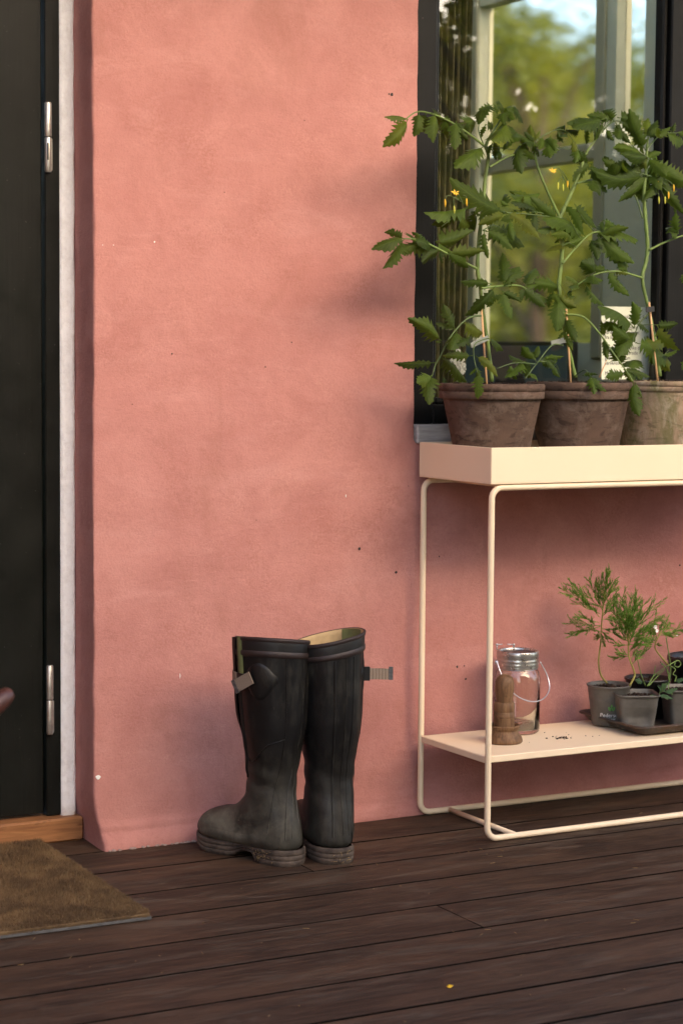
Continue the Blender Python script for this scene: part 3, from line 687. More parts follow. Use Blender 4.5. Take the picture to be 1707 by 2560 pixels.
PETIOLE = simple('leaf_stalk', (0.075, 0.120, 0.030), 0.55, var=0.3, vs=40)
YEL = simple('yellow_petal', (0.78, 0.46, 0.02), 0.6, var=0.15, vs=90); YELG = simple('yellow_green_bud', (0.50, 0.50, 0.06), 0.6)
def leaf_mesh(B, Tp, nrm, wr, rs, teeth=5, fold=0.35, arch=0.12, stalk=0.08, lobed=True):
    d = Tp-B; L = d.length; dn = d.normalized(); nrm = (nrm-dn*nrm.dot(dn)).normalized(); sd = dn.cross(nrm)
    mb = MB(); uv = []; st = []
    for i in range(teeth):
        a = i/teeth; st.append((a+0.02, (0.70+0.14*rs.random()-((0.12+0.26*rs.random()) if lobed and 0 < i < 4 else 0)) if i else 0.35)); st.append((a+0.72/teeth, 1.02+0.12*rs.random()))
    st.append((1.0, 0.0)); rows = []; sk = rs.uniform(-0.10, 0.10); tws = rs.uniform(-0.9, 0.9); ph = rs.uniform(0, 6)
    for (q, k) in st:
        env = (q+.012)**0.42*max(0, 1-q)**0.80/0.445 if q < 1 else 0
        w_ = L*wr*0.5*env
        s_ = stalk+(1-stalk)*q
        c = B+dn*(L*s_)+nrm*(arch*L*math.sin(math.pi*s_)*(1-0.3*s_))+sd*(sk*L*math.sin(math.pi*s_))
        row = []
        for (e, ue) in ((-1, -1), (-0.5, -0.5), (0, 0), (0.5, 0.5), (1, 1)):
            kk = k*(1+0.18*math.sin(ph+q*9+e*2)) if abs(e) == 1 else min(k, 0.9)
            x = e*w_*kk; drop = -fold*abs(x)*(1.0 if abs(e) < 1 else 1.25)+0.06*w_*math.sin(ph+q*17)*abs(e)
            tw_ = tws*q
            row.append(c+dn*(abs(e)*w_*0.16*(1 if k > 1 else 0.1))+sd*(x*math.cos(tw_)-drop*math.sin(tw_)*0.5)+nrm*(drop+x*math.sin(tw_)*0.6)); uv.append((ue, q))
        rows.append(row)
    mb.grid(rows); mb.uv = list(uv)
    if stalk > 0:
        k0 = len(mb.v); P = [B, B+dn*L*stalk*0.55+nrm*arch*L*0.1, rows[0][2]+dn*0.02*L]
        mb.tube(P, [0.0011, 0.0009, 0.0006], 5); mb.uv += [(0, 0.5)]*(len(mb.v)-k0)
    return mb
CS = 0.51467
def C4(p): return (900+p[0]*CS, 220+p[1]*CS)
def tomato(label, base, ybase, stems, branches, leaves, flowers, seed):
    """stems: (points, depth list, radius list); branches: (points, y0, y1, r0); leaves: (base, tip, width ratio, y at base, y at tip, roll)"""
    rs = random.Random(seed)
    pl = thing('tomato_plant', label, 'tomato plant', base, 'tomato plants in the terracotta pots')
    for (P, Y, rad) in stems:
        pts = [at(*C4(p), y) for p, y in zip(P, Y)]; pts = spath(pts, len(P)*6); rr = [crom([Vector((r, 0, 0)) for r in rad], i/(len(pts)-1)).x*(1+0.10*math.sin(i*1.9)) for i in range(len(pts))]
        local(MB().tube(pts, [q*.88 for q in rr], 9), pl).build('stem', STEM, pl)
    for (P, y0, y1, r0) in branches:
        k = len(P); pts = spath([at(*C4(p), lerp(y0, y1, i/(k-1))) for i, p in enumerate(P)], k*6)
        local(MB().tube(pts, [lerp(r0, r0*0.45, i/(len(pts)-1)) for i in range(len(pts))], 7), pl).build('branch', PETIOLE if r0 < 0.0021 else STEM, pl)
    ext = []
    for lf in leaves:
        ext.append(lf)
        if rs.random() < 0.48:
            (bx, by), (tx, ty) = lf[0], lf[1]; dx, dy = tx-bx, ty-by; an = rs.choice((-1, 1))*rs.uniform(0.6, 1.15); q = rs.uniform(0.5, 0.8)
            nx, ny = dx*math.cos(an)-dy*math.sin(an), dx*math.sin(an)+dy*math.cos(an)
            ext.append(((bx, by), (bx+nx*q, by+ny*q), lf[2]*1.05, lf[3], lf[4]+rs.uniform(.0, .05) if lf[4] < -.12 else lf[4]-.03))
    for lf in ext:
        (b_, t_, wr, y0, y1) = lf[:5]; roll = lf[5] if len(lf) > 5 else rs.uniform(-0.6, 0.6)
        B = at(*C4(b_), y0); Tp = at(*C4(t_), y1); Tp = Tp+(Tp-B)*0.08; wr *= 0.92; v = (CAM-B).normalized()
        n = v*0.9+Vector((0, 0, 1))*0.35
        d = (Tp-B).normalized(); n = Matrix.Rotation(roll, 3, d) @ n
        L = (Tp-B).length
        mb = leaf_mesh(B, Tp, n, wr, rs, teeth=(8 if L > 0.075 else 7 if L > 0.045 else 5 if L > 0.03 else 4), fold=rs.uniform(0.15, 0.75), arch=rs.uniform(-0.03, 0.22), stalk=0.10)
        local(mb, pl).build('leaf', LEAF, pl)
    for (p, y, d, kind) in flowers:
        c = at(*C4(p), y); mb = MB()
        if kind == 'open':
            for i in range(5):
                a = 2*math.pi*i/5+0.4; q = Vector((math.cos(a), 0.3*math.sin(a), 0.55*math.sin(a)-0.1)); e = q.cross(Vector((0, -1, 0.2))).normalized()
                mb.add([c, c+q*0.0045+e*0.0018, c+q*0.0105+Vector((0, 0, 0.002)), c+q*0.0045-e*0.0018], [(0, 1, 2, 3)])
            mb.tube([c, c+Vector((0.001, -0.003, -0.006))], [0.002, 0.0008], 6); m_ = YEL
        else:
            mb.tube([c+Vector((0, 0, 0.006)), c+Vector((0.0005, 0, 0.002)), c+Vector((0.0008, 0, -0.004)), c+Vector((0.001, 0, -0.009))], [0.0009, 0.0019, 0.0017, 0.0004], 7); m_ = YELG if kind == 'green' else YEL
        local(mb, pl).build('flower', m_, pl, smooth=False)
        if d: local(MB().tube(spath([at(*C4(q), y) for q in d]+[c+Vector((0, 0, 0.004))], 10), 0.0007, 5), pl).build('flower_stalk', PETIOLE, pl)
    return pl
y1, y2, y3 = POT1.y, POT2.y, POT3.y
L1 = [ # arm reaching left at the top
 ((232,150),(120,276),.42,-.19,-.20),((285,116),(264,226),.55,-.185,-.19),((322,118),(303,205),.55,-.18,-.15),((362,122),(355,254),.55,-.18,-.20),((405,125),(428,236),.45,-.17,-.14),((465,158),(462,288),.45,-.165,-.19),((495,170),(517,250),.5,-.16,-.13),((345,118),(395,180),.5,-.175,-.13),
 ((598,284),(468,380),.42,-.15,-.19),((640,82),(578,168),.62,-.15,-.17),((652,80),(700,120),.5,-.15,-.12),((608,175),(590,235),.4,-.15,-.13),
 ((740,102),(788,165),.45,-.14,-.10),((720,108),(700,170),.5,-.14,-.17),((700,130),(745,92),.5,-.14,-.12),((715,170),(640,245),.6,-.15,-.19),((690,150),(722,215),.6,-.15,-.12),((765,215),(712,288),.65,-.13,-.17),((778,268),(785,405),.5,-.12,-.16),((770,250),(810,285),.5,-.12,-.09),
 ((640,268),(680,340),.5,-.15,-.12),((660,300),(660,345),.5,-.15,-.13),
 # middle
 ((700,605),(455,448),.34,-.15,-.18),((705,600),(862,725),.32,-.15,-.17),((720,570),(700,520),.6,-.15,-.12),((740,550),(862,512),.55,-.13,-.11),((700,610),(560,520),.35,-.15,-.12),((730,640),(745,735),.38,-.15,-.18),((780,600),(880,570),.4,-.12,-.10),
 ((530,580),(325,600),.36,-.16,-.18),((500,610),(358,660),.4,-.16,-.14),((540,600),(555,690),.5,-.15,-.12),((480,635),(545,665),.6,-.15,-.12),
 ((600,690),(785,765),.36,-.15,-.12),((610,690),(730,778),.4,-.15,-.18),((620,670),(700,690),.5,-.14,-.11),
 # arm left, lower middle
 ((212,730),(66,780),.42,-.17,-.18),((212,735),(115,866),.45,-.17,-.20),((330,750),(208,788),.55,-.165,-.17),((250,735),(345,770),.45,-.17,-.15),((390,785),(308,843),.6,-.16,-.17),((365,745),(540,695),.42,-.16,-.15),((425,795),(592,790),.42,-.16,-.18),((300,745),(255,700),.5,-.16,-.13),((470,800),(510,850),.5,-.15,-.11),
 # right, low
 ((700,960),(690,810),.42,-.15,-.12),((745,962),(690,880),.5,-.14,-.1),((790,968),(892,1055),.42,-.14,-.15),((800,965),(850,880),.55,-.13,-.11),((820,940),(960,965),.4,-.12,-.10),((690,985),(735,1112),.42,-.15,-.18),((640,950),(498,938),.4,-.15,-.12),((660,960),(520,1095),.35,-.15,-.11),((840,1000),(915,1030),.5,-.13,-.11),((700,1000),(620,1060),.4,-.15,-.12),((730,930),(770,870),.5,-.14,-.12),
 # lower left
 ((462,1172),(408,1060),.55,-.165,-.17),((392,1225),(244,1124),.42,-.17,-.18),((370,1335),(178,1336),.26,-.15,-.10),((348,1395),(335,1528),.55,-.17,-.20),((500,1140),(590,1185),.5,-.16,-.13),((400,1310),(512,1420),.42,-.16,-.14),((470,1180),(440,1265),.6,-.17,-.20),((530,1210),(450,1245),.55,-.17,-.19),((545,1300),(412,1300),.32,-.18,-.19),((560,1300),(660,1395),.34,-.18,-.2),((575,1380),(572,1500),.4,-.21,-.245),((570,1360),(590,1440),.4,-.2,-.22),((620,1215),(690,1270),.45,-.16,-.14),((390,1235),(366,1230),.6,-.17,-.17)]
B1 = [([(602,278),(520,215),(430,158),(330,118),(270,116),(218,152)],-.15,-.19,.0026),([(640,225),(685,145),(735,100),(785,150)],-.15,-.12,.0016),([(605,285),(575,195),(605,110),(645,78)],-.15,-.15,.0014),([(628,382),(700,340),(765,312),(780,270)],-.15,-.12,.0022),([(615,285),(690,290),(760,300)],-.15,-.12,.0014),
 ([(597,565),(530,580),(450,630),(395,672)],-.15,-.17,.0016),([(598,572),(700,602),(800,610),(965,628)],-.15,-.12,.002),([(565,876),(440,812),(300,742),(212,730)],-.15,-.17,.0028),([(590,972),(700,960),(790,965),(890,1045)],-.15,-.13,.0024),([(596,690),(650,665),(700,690)],-.15,-.14,.0014),
 ([(588,1105),(520,1120),(440,1205),(385,1310),(365,1345),(350,1400)],-.15,-.17,.0020),([(620,1215),(560,1240),(552,1300),(570,1385)],-.15,-.21,.0014),([(640,950),(590,975)],-.15,-.15,.0012),([(390,1310),(370,1335)],-.165,-.15,.0012)]
F1 = [((462,505),-.19,[(500,560),(480,520)],'open'),((412,553),-.19,[(490,550),(430,520)],'bud'),((456,585),-.19,[(480,540),(455,530)],'green'),((516,550),-.19,[(500,520),(515,525)],'bud')]
tomato('tomato plant in the leftmost pot, with leafy arms reaching left across the pink wall', (POT1.x, POT1.y, 0.88), y1,
 [([(640,1425),(622,1260),(592,1060),(584,970),(570,880),(576,750),(596,570),(606,450),(622,330),(611,280),(640,218),(690,142)],[y1]*12,[.0047,.0045,.0042,.0042,.0046,.0044,.0044,.0042,.004,.0036,.0026,.0014])], B1, L1, F1, 21)
L2 = [((1185,150),(1015,165),.36,-.12,-.13),((1180,165),(1040,190),.40,-.12,-.15),((1225,155),(1110,130),.45,-.12,-.10),((1235,158),(1180,110),.6,-.12,-.08),((1240,165),(1310,260),.34,-.12,-.14),((1260,165),(1365,235),.42,-.11,-.12),((1290,175),(1370,265),.45,-.11,-.09),((1195,195),(1228,250),.5,-.12,-.14),((1110,180),(1100,265),.4,-.12,-.1),((1330,230),(1375,310),.5,-.1,-.1),((1250,140),(1330,190),.45,-.11,-.08),
 ((845,262),(800,215),.5,-.12,-.12),((845,265),(828,180),.5,-.12,-.10),((850,250),(875,205),.5,-.12,-.12),((890,235),(870,290),.55,-.12,-.14),((925,225),(922,330),.62,-.12,-.15),((960,205),(985,260),.5,-.12,-.13),((940,205),(990,180),.5,-.12,-.1),((1005,218),(970,235),.5,-.12,-.14),((1030,245),(1058,335),.4,-.12,-.12),((1060,300),(1100,360),.6,-.12,-.1),((1058,300),(1045,358),.6,-.12,-.14),((905,245),(945,300),.6,-.12,-.15),((830,275),(868,325),.5,-.12,-.1),((1000,200),(1060,200),.5,-.12,-.1),
 ((1120,360),(1162,512),.42,-.11,-.13),((1130,440),(1195,500),.6,-.11,-.12),((1185,440),(1140,385),.5,-.11,-.09),((1230,435),(1285,355),.65,-.1,-.12),((1250,430),(1190,335),.5,-.1,-.09),((1270,425),(1340,380),.5,-.1,-.12),((1215,438),(1150,405),.5,-.1,-.1),((1280,420),(1265,490),.55,-.1,-.09),
 ((960,640),(835,535),.38,-.12,-.12),((880,605),(735,505),.42,-.12,-.09),((860,600),(740,560),.4,-.12,-.13),((780,595),(690,640),.4,-.12,-.12),((850,600),(858,700),.4,-.12,-.14),
 ((985,690),(870,692),.42,-.12,-.13),((990,560),(1075,700),.32,-.12,-.15),((1040,560),(1140,670),.34,-.11,-.10),((1130,705),(1335,735),.42,-.11,-.10),((1150,695),(1225,655),.6,-.11,-.09),((1160,715),(1320,840),.40,-.11,-.13),((1150,715),(1290,890),.36,-.11,-.12),((1200,710),(1260,790),.5,-.11,-.10),((1100,720),(900,640),.36,-.11,-.14),((1030,745),(910,790),.35,-.11,-.1),((1060,740),(960,660),.42,-.11,-.09),((1110,740),(1150,830),.42,-.11,-.13),((1180,640),(1260,690),.42,-.1,-.09),
 ((965,1010),(955,1170),.52,-.14,-.16),((960,1000),(1045,1060),.6,-.14,-.16),((940,990),(915,1060),.5,-.13,-.12),((1005,1000),(1040,1010),.6,-.12,-.11),((1000,1120),(1045,1225),.42,-.12,-.16),((990,1180),(1030,1270),.35,-.13,-.15),
 ((1170,1200),(1170,1130),.5,-.12,-.12),((1180,1215),(1200,1310),.4,-.12,-.14),((1250,1295),(1340,1195),.65,-.13,-.12),((1240,1310),(1300,1215),.62,-.13,-.15),((1260,1340),(1225,1260),.65,-.13,-.1),((1280,1365),(1400,1400),.45,-.13,-.15),((1290,1370),(1360,1330),.6,-.13,-.1),((1290,1385),(1200,1400),.42,-.13,-.15),((1325,1425),(1355,1582),.42,-.20,-.235),((1335,1430),(1368,1500),.4,-.2,-.21),((1225,1290),(1270,1240),.5,-.13,-.14),
 ((1115,1400),(1135,1480),.5,-.2,-.225),((1120,1400),(1190,1470),.42,-.2,-.225),((1080,1395),(1150,1392),.3,-.18,-.2),
 ((850,1320),(790,1260),.5,-.15,-.16),((850,1310),(865,1255),.5,-.15,-.14),((800,1330),(705,1400),.6,-.15,-.16),((780,1330),(830,1400),.55,-.15,-.13),((900,1310),(965,1400),.35,-.15,-.16),((870,1330),(950,1330),.35,-.15,-.13),((815,1395),(860,1420),.5,-.15,-.13),((720,1350),(760,1410),.5,-.16,-.15)]
B2 = [([(1160,228),(1230,160),(1300,180),(1365,255)],-.12,-.10,.0016),([(1160,230),(1200,150),(1170,150)],-.12,-.12,.0012),([(842,270),(885,232),(960,200),(1010,220),(1062,300)],-.12,-.12,.0014),([(850,300),(930,280),(1050,305)],-.12,-.115,.0012),([(1052,462),(1130,442),(1215,436),(1330,418)],-.12,-.10,.002),([(968,628),(860,602),(750,590)],-.12,-.12,.0016),([(982,852),(1050,772),(1130,702),(1235,700)],-.12,-.11,.0024),([(1050,772),(1010,750),(980,770)],-.12,-.12,.001),([(1140,700),(1090,640),(1040,565)],-.11,-.11,.001),([(1075,740),(1040,680),(1000,600)],-.11,-.13,.001),
 ([(1000,1100),(1085,1112),(1165,1195),(1235,1295),(1290,1370),(1325,1425)],-.12,-.20,.0024),([(985,1250),(930,1250),(860,1335),(800,1412)],-.13,-.15,.0018),([(850,1340),(750,1335),(665,1362)],-.15,-.16,.0012),([(860,1335),(845,1310),(820,1275)],-.15,-.15,.001),([(880,1330),(940,1330),(975,1400)],-.15,-.15,.001),([(965,1000),(960,940),(1000,1000)],-.13,-.13,.001),([(1040,1400),(1090,1370),(1120,1400)],-.13,-.2,.0014),([(1020,495),(1000,430),(965,385)],-.12,-.15,.0012)]
F2 = [((936,398),-.15,[(1000,460),(965,390)],'open'),((1006,460),-.13,None,'bud'),((960,470),-.14,[(985,425),(970,440)],'green'),((985,478),-.14,[(985,425),(985,450)],'green')]
tomato('tomato plant in the middle pot, its stem forking in two', (POT2.x, POT2.y, 0.88), y2,
 [([(1045,1405),(1012,1265),(992,1160),(975,1040),(965,960),(975,860),(981,760),(970,680),(972,625),(1020,520),(1062,420),(1100,310),(1160,230)],[y2]*13,[.0048,.0046,.0046,.0048,.0052,.005,.005,.005,.0048,.0044,.0038,.003,.002]),([(970,632),(935,555),(900,480),(860,375),(842,270)],[y2]*5,[.0036,.0032,.003,.0027,.002])], B2, L2, F2, 22)
L3 = [((1385,300),(1312,112),.40,-.125,-.13),((1395,245),(1440,160),.55,-.12,-.1),((1400,230),(1460,200),.5,-.12,-.12),((1410,240),(1400,150),.5,-.12,-.09),((1440,235),(1500,190),.6,-.12,-.12),((1480,220),(1568,260),.6,-.12,-.11),((1520,215),(1530,170),.6,-.12,-.12),((1545,215),(1600,200),.5,-.12,-.1),
 ((1390,330),(1240,292),.30,-.12,-.13),((1390,330),(1275,315),.36,-.12,-.15),((1390,340),(1480,420),.62,-.12,-.16),((1385,400),(1300,330),.6,-.12,-.09),((1400,360),(1568,450),.42,-.12,-.13),((1395,410),(1190,345),.36,-.12,-.10),((1390,420),(1140,390),.34,-.12,-.14),((1380,430),(1290,470),.5,-.12,-.09),((1400,420),(1460,490),.55,-.12,-.15),((1460,440),(1568,605),.30,-.12,-.14),((1440,440),(1530,600),.32,-.12,-.1),((1420,440),(1500,520),.55,-.12,-.09),((1360,440),(1420,530),.6,-.11,-.08),((1480,400),(1590,470),.5,-.12,-.1),((1310,450),(1390,540),.5,-.11,-.08),((1340,530),(1440,510),.42,-.11,-.08),
 ((1545,700),(1535,612),.62,-.13,-.14),((1545,705),(1505,680),.5,-.13,-.12),((1590,690),(1650,640),.5,-.13,-.1),((1600,700),(1660,760),.5,-.13,-.15),
 ((1140,900),(1080,845),.85,-.13,-.14),((1130,905),(1130,945),.9,-.13,-.16),((1200,885),(1110,850),.6,-.125,-.1),((1200,880),(1300,1000),.36,-.125,-.15),((1250,888),(1290,850),.5,-.12,-.1),((1090,950),(1180,1050),.35,-.13,-.15),((1060,950),(1000,915),.5,-.13,-.12),((1230,890),(1280,965),.4,-.12,-.1),
 ((1330,1165),(1165,1065),.46,-.14,-.16),((1320,1175),(1185,1150),.48,-.14,-.12),((1345,1145),(1400,1180),.5,-.14,-.13),((1440,1150),(1545,1265),.45,-.14,-.16),((1310,1215),(1235,1160),.6,-.14,-.17),((1340,1235),(1440,1330),.52,-.14,-.11),((1320,1230),(1260,1300),.6,-.14,-.16),((1430,1290),(1500,1370),.5,-.12,-.1),((1470,1300),(1535,1270),.5,-.12,-.12),((1370,1240),(1500,1330),.5,-.13,-.09),((1560,1350),(1600,1340),.6,-.13,-.12),((1560,910),(1610,930),.6,-.13,-.12),((1290,1385),(1370,1400),.3,-.14,-.12)]
B3 = [([(1405,785),(1480,748),(1570,715),(1640,700)],-.125,-.13,.0026),([(1390,300),(1420,262),(1470,222),(1560,215)],-.125,-.12,.0016),([(1386,420),(1430,435),(1480,465),(1540,560)],-.125,-.13,.0016),([(1388,330),(1420,350),(1480,400)],-.125,-.12,.0014),([(1372,632),(1345,545),(1300,455)],-.125,-.11,.002),([(1390,420),(1300,400),(1220,395)],-.125,-.12,.0014),
 ([(1372,922),(1255,890),(1150,902),(1060,952),(1008,1005)],-.125,-.13,.0024),([(1398,1098),(1352,1150),(1325,1225)],-.125,-.14,.0018),([(1350,1152),(1400,1148),(1440,1150)],-.14,-.14,.0012),([(1325,1225),(1340,1240)],-.14,-.14,.001),([(1440,1300),(1470,1300),(1500,1270)],-.125,-.12,.001)]
F3 = [((1522,480),-.14,[(1480,440),(1505,455)],'bud'),((1448,465),-.14,[(1450,440)],'bud'),((1497,515),-.14,[(1470,480)],'bud'),((1480,540),-.14,[(1460,490)],'green'),((1450,540),-.14,[(1450,490)],'green')]
tomato('tomato plant in the mossy pot at the right edge', (POT3.x, POT3.y, 0.88), y3,
 [([(1455,1400),(1432,1230),(1402,1080),(1370,930),(1386,850),(1396,770),(1386,640),(1378,500),(1390,400),(1392,300),(1400,235)],[y3]*11,[.0050,.0046,.0042,.0044,.0046,.0048,.0046,.0044,.004,.003,.0018])], B3, L3, F3, 23)
# stakes with their ties
BAMBOO = simple('split_bamboo', (0.66, 0.40, 0.20), 0.6, var=0.15, vs=60); TAPE = simple('grey_tape', (0.24, 0.26, 0.23), 0.45, var=0.15, vs=40); TAPEK = simple('black_tape', (0.012, 0.012, 0.013), 0.5)
def stake(label, a, b, y, tape, tm):
    A = at(*C4(a), y); Bp = at(*C4(b), y+0.004); o = thing('plant_stake', label, 'plant stake', A-Vector((0, 0, 0.02)), 'bamboo stakes beside the tomato stems')
    A = A+(A-Bp).normalized()*0.03
    local(MB().tube([A, lerp(A, Bp, .5), Bp], 0.0021, 8), o).build('stick', BAMBOO, o)
    if tape:
        (p, q, wd) = tape; P = at(*C4(p), y-0.0062); Q = at(*C4(q), y-0.0060); d = (Q-P).normalized(); u = Vector((0, 0, 1)); u = (u-d*u.dot(d)).normalized()*wd/2; nn = d.cross(u).normalized()*0.0008
        mb = MB(); mb.add([P+u-nn, Q+u-nn, Q-u-nn, P-u-nn, P+u+nn, Q+u+nn, Q-u+nn, P-u+nn], [(0,1,2,3),(7,6,5,4),(0,4,5,1),(3,2,6,7),(1,5,6,2),(0,3,7,4)])
        local(mb, o).build('tape_tie', tm, o, smooth=False)
stake('thin bamboo stake tied with grey tape in the leftmost pot', (614,1424), (587,1042), y1-0.012, ((538,1250),(622,1212),.0098), TAPE)
stake('thin bamboo stake tied with grey tape in the middle pot', (1020,1390), (998,1025), y2-0.012, ((928,1240),(1014,1218),.0105), TAPE)
stake('thin bamboo stake tied with black tape in the mossy pot', (1443,1405), (1403,1038), y3-0.012, ((1388,1076),(1428,1072),.0105), TAPEK)
o = thing('broken_stake', 'short broken straw coloured twig poking from soil of the middle pot', 'twig', at(*C4((1165,1402)), y2-.02))
local(MB().tube([at(*C4((1162,1405)), y2-.02), at(*C4((1180,1360)), y2-.02), at(*C4((1197,1322)), y2-.02)], [.0016, .0013, .0009], 6), o).build('twig', BAMBOO, o)
# ------------------------------------------------------------------ things on the lower shelf
def m_wood(name, a, b):
    t = T(name); g = t.noise(t.obj((70, 70, 6)), 2.0, 6, 0.65, 0.8)
    c = t.mix(t.ramp(g, [(0.32, 0.0), (0.68, 1.0)]), a, b); c = t.mix(t.ramp(t.noise(t.obj(), 35, 5, 0.7), [(0.52, 0.0), (0.7, 0.7)]), c, tuple(x*0.3 for x in b))
    return t.pbr(c, 0.6, 0, t.bump(g, 0.35, 0.002), 0.3)
TURN = m_wood('turned_dark_wood', (0.230, 0.130, 0.062), (0.090, 0.045, 0.021))
pc = atz(1259, 1856, SZ); pc.y = max(pc.y, TY0+0.055)
o = thing('wooden_dibber', 'turned brown wooden stamp with rounded knob on a flared foot, beside jar', 'wooden tool', (pc.x, pc.y, SZ))
MB().lathe([(0, 0), (.0345, 0), (.0372, .0025), (.0374, .006), (.0355, .012), (.0295, .020), (.0280, .025), (.032, .031), (.0322, .034), (.0295, .036), (.0265, .034), (.025, .028), (0, .027)], n=40).build('foot', TURN, o, sharp=50)
MB().lathe([(.0206, .026), (.0208, .050), (.0202, .0505), (.0202, .0515), (.0209, .052), (.0206, .062), (.0201, .0625), (.0206, .0635), (.0208, .078), (.0190, .081), (.0165, .082)], n=36).build('collar', TURN, o, sharp=50)
MB().lathe([(.0165, .081), (.0172, .090), (.0190, .102), (.0198, .112), (.0190, .122), (.0160, .130), (.0105, .1348), (.005, .1362), (0, .1365)], n=36, fn=lambda a, z: 1+0.03*math.sin(2*a)).build('knob', TURN, o)

def m_glass():
    t = T('clear_jar_glass'); g = t.n('BsdfGlass', {0: (0.97, 0.98, 0.97), 'Roughness': 0.0, 'IOR': 1.45, 'Normal': t.bump(t.noise(t.obj((1, 1, .5)), 28, 3), 0.12, 0.004)})
    return t.done(g.outputs[0])
GLASS = m_glass()
LIDM = m_steel('tin_lid', (0.56, 0.55, 0.52), 0.22)
jc = atz(1291, 1830, SZ)
o = thing('glass_jar', 'clear glass preserving jar with ridged metal lid and wire handle on shelf', 'jar', (jc.x, jc.y, SZ))
ow = lambda a, z: 1-0.035*(abs(math.sin(2*a))**3 if z < 0.125 else 0)*0.8
prof = [(0, .004), (.036, .003), (.043, .0005), (.0468, .004), (.0478, .012), (.0480, .060), (.0480, .108), (.0466, .119), (.0425, .127), (.0395, .131), (.0388, .140), (.0388, .160)]
inner = [(.0362, .160), (.0362, .139), (.0372, .130), (.0402, .125), (.0440, .117), (.0452, .107), (.0452, .012), (.042, .009), (.036, .010), (0, .014)]
MB().lathe(prof+inner, n=56, fn=ow).build('body', GLASS, o)
lid = MB().lathe([(.0400, .1335), (.0425, .1335), (.0432, .1355), (.0422, .138), (.0428, .1405), (.0432, .1425), (.0420, .145), (.0426, .1475), (.0430, .150), (.0418, .152), (.0424, .155), (.0430, .160), (.0430, .1665), (.0420, .1685), (.0395, .1690), (.0375, .1680), (.0372, .1645)], n=64).build('lid', LIDM, o)
MB().lathe([(.0375, .1648), (0, .1640)], n=48).build('lid_disc', simple('dark_rubber_disc', (0.016, 0.014, 0.020), 0.35), lid)
WIRE = simple('galvanised_wire', (0.60, 0.60, 0.63), 0.3, 0.9)
jl = lambda u, v, y: at(u, v, y)-o.location
yj = jc.y
MB().tube([Vector((.0405*math.cos(a*math.pi/14), .0405*math.sin(a*math.pi/14), .1322)) for a in range(28)], .0011, 6, closed=True).build('neck_wire', WIRE, o)
P = spath([jl(1241, 1652, yj-.028), jl(1255, 1690, yj-.044), jl(1285, 1735, yj-.054), jl(1325, 1754, yj-.052), jl(1357, 1748, yj-.042), jl(1373, 1722, yj-.026), jl(1367, 1688, yj-.014), jl(1350, 1655, yj-.012)], 40)
MB().tube(P, .0012, 7).build('handle', WIRE, o)
mb = MB()
for (u0, u1) in ((1242, 1256), (1284, 1268)):
    a = jl(u0, 1625, yj-.02); b_ = jl(u0, 1612, yj-.02); c = jl(u1, 1611, yj-.02)
    mb.tube([a, b_], .0016, 6).tube([b_, c], .0011, 6); mb.lathe([(0, .003), (.0022, .002), (.0028, 0), (.0018, -.003), (0, -.003)], b_, 10)
mb.lathe([(0, .004), (.004, .002), (.0045, -.002), (.003, -.005), (0, -.005)], jl(1240, 1655, yj-.026), 12); mb.build('clasp', WIRE, o)

# baking tray with nursery pots
def m_rusty():
    t = T('burnt_baking_tray'); o_ = t.obj()
    c = t.mix(t.ramp(t.noise(o_, 26, 6, 0.7, 0.4), [(0.38, 0.0), (0.68, 1.0)]), (0.060, 0.056, 0.052), (0.105, 0.058, 0.034))
    c = t.mix(t.ramp(t.noise(o_, 90, 5, 0.7), [(0.55, 0.0), (0.72, 0.8)]), c, (0.20, 0.185, 0.17))
    return t.pbr(c, 0.55, 0.35, t.bump(t.noise(o_, 140, 4), 0.3, 0.0015), 0.4)
BAKE = m_rusty()
bx0, bx1, by0, by1 = 1.052, 1.452, -0.244, -0.012
tray = thing('baking_tray', 'dark stained metal baking tray holding nursery pots on the lower shelf', 'tray', (bx0, by0, SZ))
def rr2(x0, x1, y0, y1, r, z, k=6):
    P = []
    for (cx, cy, a0) in ((x1-r, y1-r, 0), (x0+r, y1-r, 90), (x0+r, y0+r, 180), (x1-r, y0+r, 270)):
        for i in range(k): a = R(a0+90*i/(k-1)); P.append(Vector((cx+r*math.cos(a), cy+r*math.sin(a), z)))
    return P
def ins(d, r, z): return rr2(bx0+d, bx1-d, by0+d, by1-d, r, SZ+z)
mb = MB().grid([ins(.030, .010, .0035), ins(.020, .015, .0070), ins(.010, .022, .0195), ins(.006, .024, .0228), ins(.0015, .026, .0226), ins(0, .027, .0208), ins(.001, .026, .0192), ins(.007, .023, .0195), ins(.019, .016, .0045), ins(.030, .010, .0016)], cu=True)
k = 24; mb.f.append(tuple(range(k))); mb.f.append(tuple(range(10*k-1, 9*k-1, -1)))
local(mb, tray).build('pan', BAKE, tray, sharp=50)
TZF = SZ+0.0037
NURS = (lambda t: t.pbr(t.mix(t.ramp(t.noise(t.obj(), 40, 5), [(0.35, 0.0), (0.7, 1.0)]), (0.085, 0.079, 0.068), (0.125, 0.117, 0.102)), 0.42, 0, t.bump(t.noise(t.obj((1, 1, .2)), 240, 3), 0.1, 0.001), 0.45))(T('grey_nursery_plastic'))
BLKP = simple('black_plastic', (0.010, 0.010, 0.011), 0.4, var=0.3, vs=50)
pa = at(1522, 1712, -0.088)
potA = thing('nursery_pot', 'round grey nursery pot with white lettering and green leaf logo', 'nursery pot', (pa.x, pa.y, TZF), 'nursery pots on the baking tray')
hA = pa.z-TZF+0.001; rA = 0.0455
